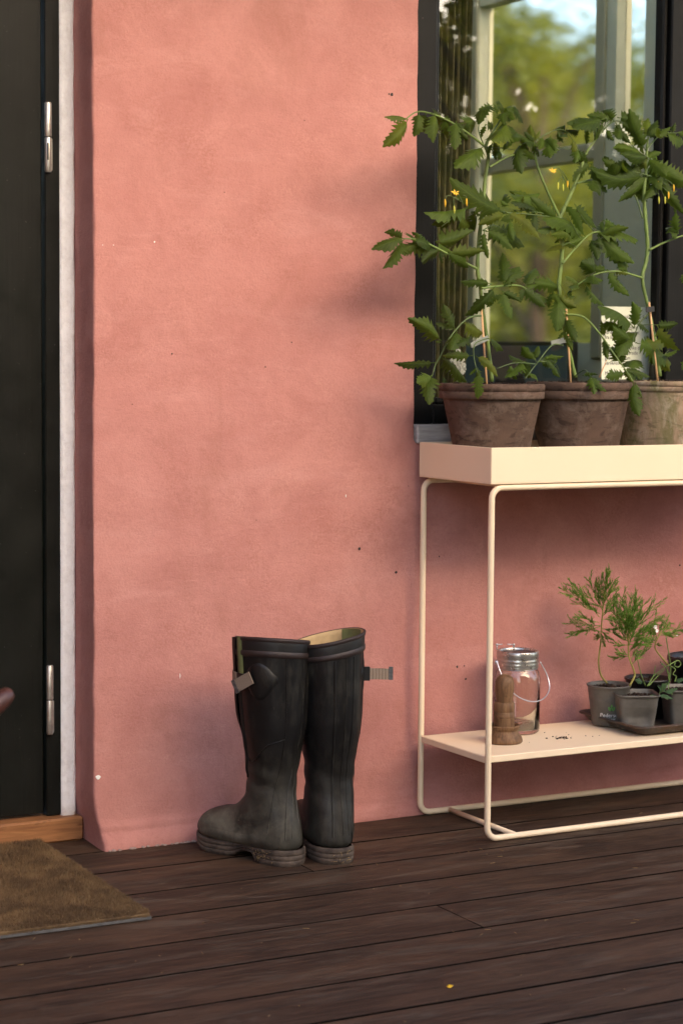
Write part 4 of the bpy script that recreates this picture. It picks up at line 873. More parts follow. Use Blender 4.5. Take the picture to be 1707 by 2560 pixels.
MB().lathe([(0, 0), (rA*.74, 0), (rA*.76, .003), (rA*.94, hA-.016), (rA*.955, hA-.014), (rA*.965, hA-.006), (rA*.985, hA-.005), (rA*1.02, hA-.002), (rA*1.02, hA), (rA*.98, hA+.0008), (rA*.94, hA-.003), (rA*.91, hA-.03)], n=56).build('body', NURS, potA)
soil_mesh(pa, rA*.93, hA-.009, 31, .003).build('soil', SOIL, potA, smooth=False)
WTXT = simple('white_print', (0.80, 0.80, 0.78), 0.6); GTXT = simple('green_print', (0.10, 0.32, 0.06), 0.6); DGTX = simple('dark_green_print', (0.035, 0.060, 0.035), 0.6)
def text_mesh(s_, size, align='CENTER'):
    cu = bpy.data.curves.new('t', 'FONT'); cu.body = s_; cu.size = size; cu.align_x = align; cu.resolution_u = 3
    ob = bpy.data.objects.new('t', cu); col.objects.link(ob); dg = bpy.context.evaluated_depsgraph_get()
    me = bpy.data.meshes.new_from_object(ob.evaluated_get(dg)); V = [v.co.copy() for v in me.vertices]; F = [tuple(p.vertices) for p in me.polygons]
    bpy.data.objects.remove(ob); bpy.data.meshes.remove(me); return V, F
va = math.atan2(CAM.y-pa.y, CAM.x-pa.x)          # direction from the pot to the viewer
def wrap(V, a0, zc):
    out = []
    for v in V:
        z = zc+v.y; rad = lerp(rA*.76, rA*.94, (z-.003)/(hA-.019))+0.0006; a = a0+v.x/rad; out.append((rad*math.cos(a), rad*math.sin(a), z))
    return out
for s_, sz_, zc, nm in (('Pedersen', .0115, .0200, 'lettering'), ('www.pedersengartneri', .0042, .0150, 'small_lettering')):
    V_, F_ = text_mesh(s_, sz_); MB().add(wrap(V_, va+0.10, zc), F_).build(nm, WTXT, potA, smooth=False)
for (dx, ang, mt, w_) in ((-.0042, 0.62, GTXT, .0026), (.0042, -0.62, GTXT, .0026), (-.0016, 0.2, DGTX, .0022), (.0016, -0.2, DGTX, .0022), (0, 0, GTXT, .0020)):
    Lh = .0105 if dx else .011; P = []
    for i in range(14):
        a = 2*math.pi*i/14; x_ = w_*math.sin(a); y_ = Lh/2*math.cos(a); P.append(Vector((dx+x_*math.cos(ang)-y_*math.sin(ang)*.75, y_*math.cos(ang)+x_*math.sin(ang)+(.004 if dx == 0 else 0), 0)))
    MB().add(wrap(P, va+0.16, .0375), [tuple(range(14))]).build('leaf_logo', mt, potA, smooth=False)
def square_pot(label, c, rot, h, half, mat, dent=False, seed=0, soil=True, nm='nursery_pot'):
    p = thing(nm, label, 'nursery pot', (c[0], c[1], TZF), 'nursery pots on the baking tray'); p.rotation_euler.z = rot
    def ring(hf, z, n=48):
        pts = []
        for i in range(n):
            a = 2*math.pi*i/n; cs, sn = math.cos(a), math.sin(a); e = 0.30
            x_ = math.copysign(abs(cs)**e, cs)*hf; y_ = math.copysign(abs(sn)**e, sn)*hf; 
            if dent and y_ < -hf*.5:
                g = math.exp(-((x_-.004)/.017)**2-((z-h*.34)/.015)**2); y_ += .010*g+0.004*math.exp(-((x_-.008+(z-.03)*.6)/.005)**2-((z-h*.40)/.020)**2)-0.004*math.exp(-((x_+.010-(z-.03)*.8)/.006)**2-((z-h*.30)/.018)**2)
            pts.append((x_, y_, z))
        return pts
    rows = [ring(.001, 0), ring(half*.74, 0), ring(half*.76, .002)]+[ring(lerp(half*.76, half*.94, q/26), lerp(.002, h-.006, q/26)) for q in range(1, 27)]+[ring(half*.95, h-.0055), ring(half, h-.004), ring(half*1.01, h-.001), ring(half*.985, h), ring(half*.93, h-.003), ring(half*.90, h-.025)]
    MB().grid(rows, cu=True).build('body', mat, p, sharp=60)
    if soil:
        sm = soil_mesh(c, half*.92, h-.010, seed, .003); sm.v = [(x_*1.0, y_*1.0, z_) for x_, y_, z_ in sm.v]; sm.build('soil', SOIL, p, smooth=False)
    return p
RV = -YAW+R(4)
sq = at(1588, 1716, -0.148); square_pot('square grey nursery pot with a dented front, holding the denser feathery seedling', (sq.x, sq.y-.0), RV, 0.0735, 0.0455, NURS, True, 41)
sq3 = at(1709, 1716, -0.150); square_pot('square grey nursery pot cut by the right edge of the picture', (sq3.x, sq3.y), RV+.06, 0.0755, 0.0455, NURS, False, 42)
sq4 = at(1610, 1692, -0.042); pb = thing('nursery_pot', 'dark nursery pot behind the dented one, only its rim and soil showing', 'nursery pot', (sq4.x, -0.055, TZF), 'nursery pots on the baking tray')
MB().lathe([(0, 0), (.038, 0), (.047, .078), (.050, .080), (.050, .084), (.047, .084), (.045, .070)], n=48).build('body', BLKP, pb); soil_mesh(sq4, .0455, .076, 43, .003).build('soil', SOIL, pb, smooth=False)
bk = at(1727, 1632, -0.062); pb = thing('black_pot', 'larger black plastic pot at the right edge, behind the nursery pots', 'plant pot', (bk.x+.004, -0.086, TZF))
MB().lathe([(0, 0), (.050, 0), (.0655, .116), (.0685, .118), (.0685, .128), (.065, .128), (.062, .10)], n=48).build('body', BLKP, pb); soil_mesh(bk, .0625, .115, 44, .003).build('soil', SOIL, pb, smooth=False)
# amber block under the tray's right end
# feathery seedlings
def m_frond(name, a, b):
    t = T(name); c = t.mix(t.ramp(t.noise(t.obj(), 90, 3), [(0.3, 0.0), (0.7, 1.0)]), a, b); bb = t.n('BsdfPrincipled', {'Base Color': c, 'Roughness': 0.6}); tr = t.n('BsdfTranslucent', {0: c})
    return t.done(t.n('MixShader', {0: 0.3, 1: bb.outputs[0], 2: tr.outputs[0]}).outputs[0])
FROND = m_frond('feathery_green', (0.075, 0.180, 0.014), (0.190, 0.350, 0.036)); CSTEM = simple('yellow_green_stem', (0.27, 0.24, 0.055), 0.6, var=0.25, vs=60)
def frond(mb, p, d, L, rs, depth=0):
    n = 5; pts = [p]; cur = p; dd = d.normalized()
    for i in range(n):
        dd = (dd+Vector((rs.uniform(-1, 1), rs.uniform(-1, 1), rs.uniform(-.6, .9)))*0.06+Vector((0, 0, 0.015))).normalized(); cur = cur+dd*L/n; pts.append(cur)
    r0 = .0009 if depth == 0 else .00075
    mb.tube(pts, [r0*(1-.45*i/n) for i in range(n+1)], 3, cap=False)
    if depth < 2:
        for i in range(1, n+1):
            for s_ in (-1, 1):
                if rs.random() < (1.0 if depth == 0 else .85):
                    ax = Vector((rs.uniform(-1, 1), rs.uniform(-1, 1), rs.uniform(-1, 1))); q = dd.cross(ax).normalized()*s_
                    frond(mb, pts[i], dd*.9+q*.48, L*(.52 if depth == 0 else .42)*(1.1-.5*i/n)*rs.uniform(.7, 1.2), rs, depth+1)
C7 = 0.19579
def c7(x_, y_, yy): return at(1400+x_*C7, 1400+y_*C7, yy)
def cosmos(label, stem, yy, tops, seed, Lm, flower=None):
    rs = random.Random(seed); P = spath([c7(a, b, yy) for a, b in stem], 24); c = thing('feathery_seedling', label, 'seedling', P[0]-Vector((0, 0, .004)), 'feathery seedlings on the baking tray')
    local(MB().tube(P, [lerp(.0022, .0011, i/23) for i in range(24)], 8), c).build('stem', CSTEM, c)
    mb = MB()
    for (a, b, ta, tb, l) in tops:
        p = c7(a, b, yy); q = c7(ta, tb, yy+rs.uniform(-.035, .035)); frond(mb, p, q-p, (q-p).length*l, rs)
    tag(local(mb, c).build('foliage', FROND, c), kind='stuff')
    return c
cosmos('tall feathery seedling with curved bare stem in the lettered pot', [(600, 1575), (520, 1470), (490, 1300), (515, 1080), (525, 900), (540, 700), (560, 480), (600, 300)], pa.y,
 [(540, 640, 640, 210, 1), (545, 600, 530, 250, 1), (545, 620, 360, 300, 1), (530, 600, 90, 470, 1), (500, 590, 160, 340, 1), (510, 690, 140, 500, 1), (500, 730, 350, 560, 1), (515, 840, 160, 850, 1), (510, 850, 190, 960, 1), (500, 800, 180, 770, .8), (520, 900, 620, 1020, 1), (530, 880, 690, 900, 1), (525, 930, 560, 1090, 1), (520, 920, 410, 880, 1), (545, 700, 700, 450, 1), (540, 720, 690, 600, 1), (540, 760, 720, 780, .9), (550, 560, 690, 330, 1), (550, 500, 580, 220, 1), (545, 560, 440, 330, 1), (520, 980, 460, 1000, .9), (540, 640, 450, 500, 1)], 51, .06)
cosmos('dense feathery seedling in the dented square pot', [(885, 1610), (950, 1480), (930, 1380), (880, 1250), (870, 1100), (880, 900), (900, 750)], sq.y,
 [(880, 1000, 720, 520, .9), (880, 950, 820, 520, 1), (885, 940, 920, 520, 1), (890, 930, 1010, 530, 1), (890, 950, 1080, 600, 1), (890, 980, 1230, 620, 1), (890, 1000, 1250, 730, .9), (885, 1020, 1150, 850, 1), (880, 1050, 1130, 1000, 1), (880, 1080, 1120, 1100, 1), (875, 1090, 690, 1090, 1), (875, 1050, 720, 940, 1), (870, 1020, 690, 820, 1), (870, 1000, 680, 700, 1), (880, 970, 750, 620, 1), (880, 1230, 670, 1255, 1), (880, 1220, 730, 1180, 1), (900, 1260, 1020, 1120, 1), (920, 1330, 1060, 1180, 1), (890, 1150, 1060, 950, 1), (880, 1100, 960, 800, 1), (880, 1100, 820, 780, 1), (885, 1010, 970, 620, 1), (880, 1000, 860, 640, 1), (885, 1040, 1060, 720, 1), (880, 1180, 1000, 1050, 1)], 52, .06)
cs3 = cosmos('small drooping feathery seedling with a white flower, behind the dented pot', [(1380, 1340), (1290, 1240), (1215, 1130), (1230, 1030), (1290, 930)], -0.075,
 [(1230, 1000, 1200, 830, 1), (1250, 970, 1300, 820, 1), (1280, 940, 1520, 930, 1), (1280, 960, 1500, 980, .9), (1270, 950, 1400, 850, 1), (1225, 1050, 1120, 960, 1), (1220, 1080, 1280, 1100, .8), (1240, 1000, 1100, 900, 1), (1220, 1060, 1060, 1060, .9), (1290, 930, 1380, 960, 1)], 53, .05)
WPET = simple('white_petal', (0.85, 0.80, 0.80), 0.6)
for (a, b, r_) in ((1212, 860, .005), (1232, 905, .0045), (1490, 960, .002)):
    c = c7(a, b, -.085); mb = MB()
    for i in range(6):
        an = i*math.pi/3; q = Vector((math.cos(an), -.3, math.sin(an))); e = q.cross(Vector((0, 1, 0.1))).normalized(); mb.add([c, c+q*r_*.7+e*r_*.4, c+q*r_, c+q*r_*.7-e*r_*.4], [(0, 1, 2, 3)])
    local(mb, cs3).build('flower', WPET, cs3, smooth=False)
# curly tendril sprout and oval-leaved sprig
SPR = m_leaf('bluegreen_sprout', (0.030, 0.075, 0.035), (0.055, 0.115, 0.050), (0.08, 0.13, 0.07)); GSTM = simple('sprout_stem', (0.12, 0.19, 0.04), 0.55, var=0.2, vs=50)
sp = thing('pea_sprout', 'curly pale green sprout with small oval leaves in the right hand square pot', 'seedling', c7(1390, 1570, sq3.y))
rs = random.Random(9)
for P in ([(1390, 1560), (1410, 1400), (1395, 1250), (1370, 1100), (1352, 990)], [(1390, 1540), (1360, 1400), (1300, 1320)], [(1360, 1360), (1430, 1320), (1500, 1285), (1540, 1320), (1510, 1370), (1460, 1350), (1470, 1310)], [(1400, 1350), (1470, 1400), (1440, 1460), (1480, 1490), (1460, 1560)], [(1400, 1560), (1390, 1460), (1350, 1380)], [(1385, 1570), (1290, 1670), (1255, 1740)], [(1390, 1580), (1385, 1650), (1430, 1720)]):
    local(MB().tube(spath([c7(a, b, sq3.y-.012-.0001*max(0, b-1560)) for a, b in P], 22), .0012, 6), sp).build('stem', GSTM, sp)
for (b0, b1, w_) in (((1255, 1740), (1110, 1790), .30), ((1260, 1740), (1440, 1780), .26), ((1280, 1690), (1380, 1570), .42), ((1300, 1690), (1240, 1610), .4), ((1330, 1690), (1500, 1640), .3), ((1385, 1650), (1430, 1730), .35), ((1470, 1550), (1600, 1520), .4), ((1300, 1340), (1290, 1310), .6)):
    mb = leaf_mesh(c7(*b0, sq3.y-.035), c7(*b1, sq3.y-.045), (CAM-sq3).normalized()+Vector((rs.uniform(-.5, .5), 0, .6)), w_*1.2, rs, teeth=3, fold=.2, arch=.05, stalk=.05, lobed=False); local(mb, sp).build('leaf', SPR, sp)
sp = thing('grass_sprout', 'thin upright grassy sprouts in the dented square pot', 'seedling', c7(1100, 1610, sq.y))
for P in ([(1090, 1615), (1030, 1450), (990, 1280), (978, 1180)], [(1120, 1615), (1180, 1500), (1250, 1440), (1350, 1360)], [(1110, 1615), (1190, 1480), (1215, 1350)], [(1130, 1610), (1230, 1500), (1330, 1400)]):
    local(MB().tube(spath([c7(a, b, sq.y-.004) for a, b in P], 14), [lerp(.0014, .0006, i/13) for i in range(14)], 6), sp).build('stem', GSTM, sp)
local(leaf_mesh(c7(1050, 1560, sq.y-.03), c7(960, 1530, sq.y-.035), Vector((-.3, -.8, .5)), .6, rs, teeth=3, stalk=.02, lobed=False), sp).build('leaf', SPR, sp)
sp = thing('dark_seedling', 'dark leafed seedling in the black pot, cut by the right edge', 'seedling', (bk.x, -.08, TZF+.115))
local(MB().tube(spath([(bk.x, -.08, TZF+.11), (bk.x+.004, -.08, TZF+.16), (bk.x+.002, -.08, TZF+.20)], 10), .0014, 6), sp).build('stem', GSTM, sp)
for (dx, dz, ex, ez) in ((0, .17, -.045, .175), (.002, .15, -.04, .142), (.003, .20, -.02, .235), (.003, .19, .04, .21), (0, .16, .04, .16)):
    local(leaf_mesh(Vector((bk.x+dx, -.085, TZF+dz)), Vector((bk.x+ex, -.10, TZF+ez)), Vector((-.3, -.8, .5)), .55, rs, teeth=5), sp).build('leaf', LEAF, sp)
# soil crumbs on the shelf
mb = MB(); rs = random.Random(4); cc = atz(1404, 1846, SZ)
for i in range(44):
    s_ = rs.uniform(.0005, .0018); x_ = cc.x+rs.gauss(0, .008 if i < 26 else .05); y_ = cc.y+rs.gauss(0, .006 if i < 26 else .03); y_ = max(TY0+.02, min(-.03, y_)); mb.box((x_-s_, y_-s_, SZ), (x_+s_, y_+s_, SZ+s_), s_*.3)
tag(mb.build('soil_crumbs', SOIL, smooth=False), 'dark soil crumbs scattered on the cream shelf', 'soil', kind='stuff')
o = thing('wood_block', 'thin amber wooden block wedged under the right end of the baking tray', 'wood block', (1.20, -0.262, SZ)); MB().box((0, 0, 0.0003), (.12, .022, .009), .001).build('block', simple('amber_wood', (0.30, 0.135, 0.030), 0.5, var=.2, vs=40), o, smooth=False)

# ------------------------------------------------------------------ door mat
MX1, MY0, MY1 = -0.106, -0.468, 0.096; MX0 = -0.86
mat_o = thing('door_mat', 'brown coir door mat with grey edge on the deck by the black door', 'door mat', (MX1, MY0, 0)); mat_o.rotation_euler.z = R(-1.0)
sk = lambda y_: -0.0 
MB().box((MX0-MX1, 0, 0.0008), (0, MY1-MY0, 0.007), .001).build('backing', simple('grey_rubber_back', (0.095, 0.090, 0.085), 0.7, var=.3, vs=60), mat_o, smooth=False)
COIR = (lambda t: t.pbr(t.mix(t.ramp(t.noise(t.obj((1, 1, .3)), 13, 7, 0.75, .5), [(0.38, 0.0), (0.62, 1.0)]), (0.235, 0.150, 0.074), (0.098, 0.062, 0.034)), 0.9, 0, None, 0.15))(T('coir_fibre'))
MB().box((MX0-MX1+.003, .003, .0072), (-.003, MY1-MY0-.003, .011), .0005).build('pile_base', COIR, mat_o, smooth=False)
rs = random.Random(12); mb = MB(); V_ = mb.v; F_ = mb.f
for i in range(80000):
    x_ = -rs.random()**1.15*(0.52)-.002; y_ = .003+rs.random()*(MY1-MY0-.006); h = rs.uniform(.004, .0095); a = rs.uniform(0, 6.283); dx = math.cos(a)*.00055; dy = math.sin(a)*.00055; lx = rs.gauss(0, .0026); ly = rs.gauss(0, .0026)-.0006; n0 = len(V_)
    V_ += [(x_-dx, y_-dy, .0105), (x_+dx, y_+dy, .0105), (x_+lx, y_+ly, .0105+h)]; F_.append((n0, n0+1, n0+2))
for i in range(3000):
    x_ = -rs.random()*.52; y_ = .0015; h = rs.uniform(.002, .009); n0 = len(V_); lx = rs.gauss(0, .003); V_ += [(x_-.0005, y_, .004), (x_+.0005, y_, .004), (x_+lx, y_-rs.uniform(.001, .0035), .005+h)]; F_.append((n0, n0+1, n0+2))
tag(mb.build('pile', COIR, mat_o, smooth=False), kind='stuff')

# ------------------------------------------------------------------ small things on the deck
o = at(1124, 2471, 0); pp = atz(1124, 2470, .001); mb = MB(); mb.add([(pp.x-.0048, pp.y-.002, .002), (pp.x-.001, pp.y-.004, .0015), (pp.x+.0048, pp.y-.003, .004), (pp.x+.004, pp.y+.0035, .002), (pp.x, pp.y+.002, .005), (pp.x-.003, pp.y+.004, .002)], [(0, 1, 4), (1, 2, 4), (2, 3, 4), (4, 3, 5), (4, 5, 0)])
pt = thing('fallen_petal', 'small fallen yellow petal lying on the dark deck boards', 'petal', (pp.x, pp.y, 0)); local(mb, pt).build('petal', YEL, pt, smooth=False)
mb = MB(); rs = random.Random(77)
for i in range(90):
    x_ = rs.uniform(-.5, 1.2); y_ = rs.uniform(-1.2, -.12); a = rs.uniform(0, 3.14); L = rs.choice((.001, .0015, .002, .005)); d = Vector((math.cos(a), math.sin(a), 0))*L; mb.tube([Vector((x_, y_, .0006))-d, Vector((x_, y_, .001))+d], .00045, 4)
tag(mb.build('deck_litter', STRAW), 'tiny straw bits and specks scattered over the deck', 'litter', kind='stuff')
# garden chair whose wooden arm end just enters the picture on the left
CH = simple('brown_armrest', (0.075, 0.024, 0.015), 0.4, var=.2, vs=30); CHM = simple('chair_steel', (0.45, 0.45, 0.46), 0.3, 0.9)
tip = at(27, 1728, -1.15); LD = Vector((-.879, .477, 0)); TD = Vector((-.477, -.879, 0))   # to the viewer's left, towards the viewer
ch = thing('garden_chair', 'brown rounded chair armrest end poking in at the left edge before the door', 'chair', (tip.x+LD.x*.3, tip.y+LD.y*.3, 0))
def chp(l, t_, z): return tip+LD*l+TD*t_+Vector((0, 0, z-tip.z))-ch.location
P = [chp(l, t_, tip.z+dz) for l, t_, dz in ((0, 0, 0), (.002, .002, -.002), (.008, .008, -.008), (.02, .02, -.018), (.06, .055, -.045), (.12, .10, -.07), (.16, .30, -.075), (.16, .46, -.07))]
arm = MB().tube(P, [.004, .009, .0115, .0125, .0125, .0125, .0125, .012], 16).build('armrest', CH, ch)
MB().tube([chp(.10, .085, tip.z-.06), chp(.10, .09, tip.z-.09), chp(.12, .11, 0)], .0095, 10).build('leg', CHM, ch)
MB().tube([chp(.16, .48, 0), chp(.16, .46, tip.z-.07), chp(.17, .52, tip.z+.22)], .0095, 10).build('leg', CHM, ch)
MB().tube([chp(.60, .10, 0), chp(.60, .09, tip.z-.06)], .0095, 10).build('leg', CHM, ch)
MB().tube([chp(.60, .48, 0), chp(.60, .46, tip.z-.07), chp(.59, .52, tip.z+.22)], .0095, 10).build('leg', CHM, ch)
MB().tube([chp(.60, .04, tip.z-.06), chp(.60, .30, tip.z-.062), chp(.60, .47, tip.z-.06)], .0125, 14).build('armrest', CH, ch)
for q in range(6):
    mb = MB(); a = chp(.13, .12+.062*q, .275); b_ = chp(.59, .12+.062*q, .275); c = TD*.05
    mb.add([a, b_, b_+c, a+c, a+Vector((0, 0, .016)), b_+Vector((0, 0, .016)), b_+c+Vector((0, 0, .016)), a+c+Vector((0, 0, .016))], [(3,2,1,0),(4,5,6,7),(0,1,5,4),(1,2,6,5),(2,3,7,6),(3,0,4,7)]); mb.build('slat', CH, ch, smooth=False)
MB().tube([chp(.17, .52, tip.z+.20), chp(.59, .52, tip.z+.20)], .014, 10).build('backrest', CH, ch)
# ------------------------------------------------------------------ room behind the window
ROOM = simple('room_plaster', (0.58, 0.57, 0.38), 0.9, var=.06, vs=3); ROOMD = simple('room_olive_wall', (0.155, 0.145, 0.075), 0.9, var=.15, vs=4); TRIM = simple('white_casing', (0.80, 0.80, 0.76), 0.5); RFL = simple('room_floor', (0.12, 0.08, 0.05), 0.5)
RX, RY = 2.47, 2.70
mb = MB(); mb.box((0.2, RY, -.05), (RX, RY+.1, 2.6)); mb.build('room_wall', ROOMD, house, smooth=False)
mb = MB(); mb.box((0.1, 0.301, -.05), (0.2, RY+.1, 2.6)); mb.build('room_wall', ROOMD, house, smooth=False)
oa, ob = (1.93, 2.645, 0.98, 2.16), (1.68, 1.83, 1.60, 2.16)
mb = MB()
mb.box((RX, 0.10, -.05), (RX+.06, ob[0], 2.6)); mb.box((RX, ob[1], -.05), (RX+.06, oa[0], 2.6)); mb.box((RX, oa[1], -.05), (RX+.06, RY, 2.6))
mb.box((RX, ob[0], -.05), (RX+.06, ob[1], ob[2])); mb.box((RX, ob[0], ob[3]), (RX+.06, ob[1], 2.6)); mb.box((RX, oa[0], -.05), (RX+.06, oa[1], oa[2])); mb.box((RX, oa[0], oa[3]), (RX+.06, oa[1], 2.6))
mb.build('room_side_wall', ROOM, house, smooth=False)
MB().box((0.1, 0.15, -.06), (RX+.2, RY+.1, -.02)).build('room_floor', RFL, house, smooth=False)
SKY = MB().box((.25, .40, 2.64), (2.44, 2.66, 2.66)).build('added_skylight', PANE, house, smooth=False)  # unseen roof glazing, added to brighten the room
MB().box((-2.9, 0.302, 2.60), (.25, RY+.1, 2.72)).box((2.44, .302, 2.60), (RX+.2, RY+.1, 2.72)).box((.25, .302, 2.60), (2.44, .40, 2.72)).box((.25, 2.66, 2.60), (2.44, RY+.1, 2.72)).build('ceiling', simple('ceiling_board', (0.30, 0.24, 0.17), .8), house, smooth=False)
MB().box((0.2, 0.302, WZ1-.01), (RX, .34, 2.6)).box((.2, .302, -.05), (WX0, .34, 2.6)).box((WX0, .302, -.05), (RX, .34, WZ0+.02)).build('room_wall', ROOMD, house, smooth=False)
SOFTP = (lambda t: t.done(t.n('BsdfRefraction', {0: (1, 1, 1), 'Roughness': 0.07, 'IOR': 1.45}).outputs[0]))(T('obscure_glass'))
sw = MB().box((RX+.012, oa[0], 1.575), (RX+.055, oa[1], 1.63), .004).box((RX-.012, oa[0]-.05, oa[2]-.05), (RX+.0, oa[0], oa[3]+.05), .003).box((RX-.012, oa[1], oa[2]-.05), (RX+.0, oa[1]+.05, oa[3]+.05), .003).build('side_window', simple('grey_casing', (0.36, .34, .21), .6), house, smooth=False)
MB().box((RX+.04, oa[0], oa[2]), (RX+.044, oa[1], oa[3])).build('pane', SOFTP, sw, smooth=False)
MB().box((RX+.036, ob[0], ob[2]), (RX+.040, ob[1], ob[3])).build('pane', SOFTP, sw, smooth=False)
MB().box((0.69, 0.118, WZ0+.028), (RX, 0.302, WZ0+.05), .002).build('inner_sill', simple('inner_sill_paint', (0.20, .19, .14), .5), house, smooth=False)
# curtain at the room's corner
CUR = (lambda t: t.pbr(t.mix(t.ramp(t.noise(t.obj((2.2, 2.2, 1)), 9, 4, .6, 1.5), [(.47, 0.0), (.53, 1.0)]), (0.12, .110, .050), (.055, .055, .028)), .9))(T('leafy_curtain'))
ca = at(1085, 300, .50); CW = at(1166, 300, .50).x-ca.x
cu = thing('curtain', 'olive leaf patterned curtain hanging inside the window at its left', 'curtain', (1.0, .40, 0))
mb = MB(); rows = []
for i in range(30):
    z = .1+2.4*i/29; rows.append([Vector((CW*j/40, .022*math.sin(j*.95)+.01*math.sin(z*2+j), z)) for j in range(41)])
mb.grid(rows).build('cloth', CUR, cu); cu.location = (ca.x, 0.50, 0)
pl_ = thing('wall_panel', 'narrow dark framed grey panel inside the room beside the curtain', 'panel', (2.30, RY-.03, 0)); MB().box((0, 0, .4), (.10, .028, 2.5), .004).build('panel', simple('grey_panel', (.26, .25, .18), .7), pl_, smooth=False); MB().box((-.05, -.004, .4), (-.0005, .026, 2.5), .004).build('frame', FRAMEP, pl_, smooth=False)
# abstract painting leaning inside
def m_paint():
    t = T('abstract_paint'); o = t.obj(); v = t.n('TexVoronoi', {'Vector': t.n('VectorMath', {0: o, 1: t.n('VectorMath', {0: t.n('TexNoise', {'Vector': o, 'Scale': 4.0}).outputs[1], 'Scale': .22}, operation='SCALE').outputs[0]}, operation='ADD').outputs[0], 'Scale': 5.5}).outputs[1]
    h = t.n('SeparateColor', {0: v}).outputs[0]
    return t.pbr(t.ramp(h, [(0.0, (.20, .145, .12)), (.30, (.21, .15, .125)), (.32, (.36, .26, .03)), (.45, (.40, .31, .04)), (.47, (.10, .15, .15)), (.62, (.085, .14, .16)), (.64, (.02, .02, .02)), (.74, (.025, .02, .02)), (.76, (.24, .18, .145)), (1.0, (.13, .17, .05))], 'CONSTANT'), .5)
pt = thing('painting', 'colourful abstract painting leaning inside the room behind the plants', 'painting', (RX-.10, 1.93, .35)); MB().box((0, 0, 0), (.03, .74, .62), .003).build('canvas', m_paint(), pt, smooth=False)
MB().box((.0, -.014, -.014), (.034, 0, .634), .003).box((.0, .74, -.014), (.034, .754, .634), .003).box((.0, 0, .62), (.034, .74, .634), .003).box((.0, 0, -.014), (.034, .74, 0), .003).build('frame', simple('thin_frame', (.05, .04, .03), .5), pt, smooth=False)
for (x_, y_, s_) in ((1.75, 1.5, .5),):
    tb = thing('side_table', 'dark low table inside the room below the painting', 'table', (x_, y_, 0)); MB().box((0, 0, .70), (.55, 1.1, .74), .004).build('top', RFL, tb, smooth=False)
    for a in (0.02, .49):
        for b_ in (.02, 1.04): MB().box((a, b_, 0), (a+.04, b_+.04, .70)).build('leg', RFL, tb, smooth=False)
# printed sheet standing behind the glass
pa0 = at(1509, 765, .125); pa1 = at(1651, 765, .125); pb0 = at(1504, 948, .118); pw = (pa1-pa0).length; ph = pa0.z-pb0.z
ps = thing('paper_sign', 'white printed sheet standing behind the window glass at the right', 'sign', (pb0.x, .118, pb0.z))
PAPER = simple('white_paper', (0.80, 0.86, 0.78), .8); INK = simple('black_ink', (.03, .03, .03), .8)
MB().box((0, .0005, 0), (pw, .0015, ph), .0002).build('sheet', PAPER, ps, smooth=False)
lines_ = ['med økologiske rester fra', 'kunderne i en gård af', 'og regionens bedste', 'surdejsbrød og grønt', 'fra kl. 16', '', 'Her kan du skænke dig', 'en skål importerede', 'grøntsager som', 'serveres med brød', '', 'Madens egne retter', 'for alle']
for i, s_ in enumerate(lines_):
    if not s_: continue
    V_, F_ = text_mesh(s_, .0118, 'LEFT'); MB().add([(v.x*.92+.008, -.0002, ph-.026-i*.0112+v.y) for v in V_], F_).build('lettering', INK, ps, smooth=False)
V_, F_ = text_mesh('Fra nul til', .012, 'LEFT'); MB().add([(pw-.012+v.y*.9, -.0002, ph-.012-v.x) for v in V_], F_).build('lettering', INK, ps, smooth=False)
ps.rotation_euler.x = R(-2)
# white flower spike on the inner sill
hp = at(1143, 930, .17); hy = thing('hyacinth', 'white flower spike standing on the sill behind the glass', 'flower', (hp.x, .17, WZ0+.0505)); rs = random.Random(3); mb = MB(); h0_ = hp.z-(WZ0+.0505)
for i in range(150):
    a = rs.uniform(0, 6.28); z = rs.random(); r_ = .016*math.sin(math.pi*(.15+.8*z))*rs.uniform(.5, 1); c = Vector((r_*math.cos(a), r_*math.sin(a), h0_-.01+z*.055)); s_ = .004; mb.box((-s_, -s_*.5, -s_), (s_, s_*.5, s_), .001, Matrix.Translation(c) @ Matrix.Rotation(rs.uniform(0, 6), 4, Vector((rs.random(), rs.random(), rs.random()+.01))))
mb.build('blossom', simple('white_blossom', (.75, .75, .70), .7), hy, smooth=False)
MB().tube([(0, 0, 0), (0, 0, h0_+.02)], .003, 6).build('stem', GSTM, hy)
for a in (.5, 2.4, 4.2): leaf_mesh(Vector((0, 0, 0)), Vector((.03*math.cos(a), .03*math.sin(a), .075)), Vector((math.cos(a+1.5), math.sin(a+1.5), 0)), .3, rs, teeth=3, stalk=0, lobed=False).build('leaf', SPR, hy)

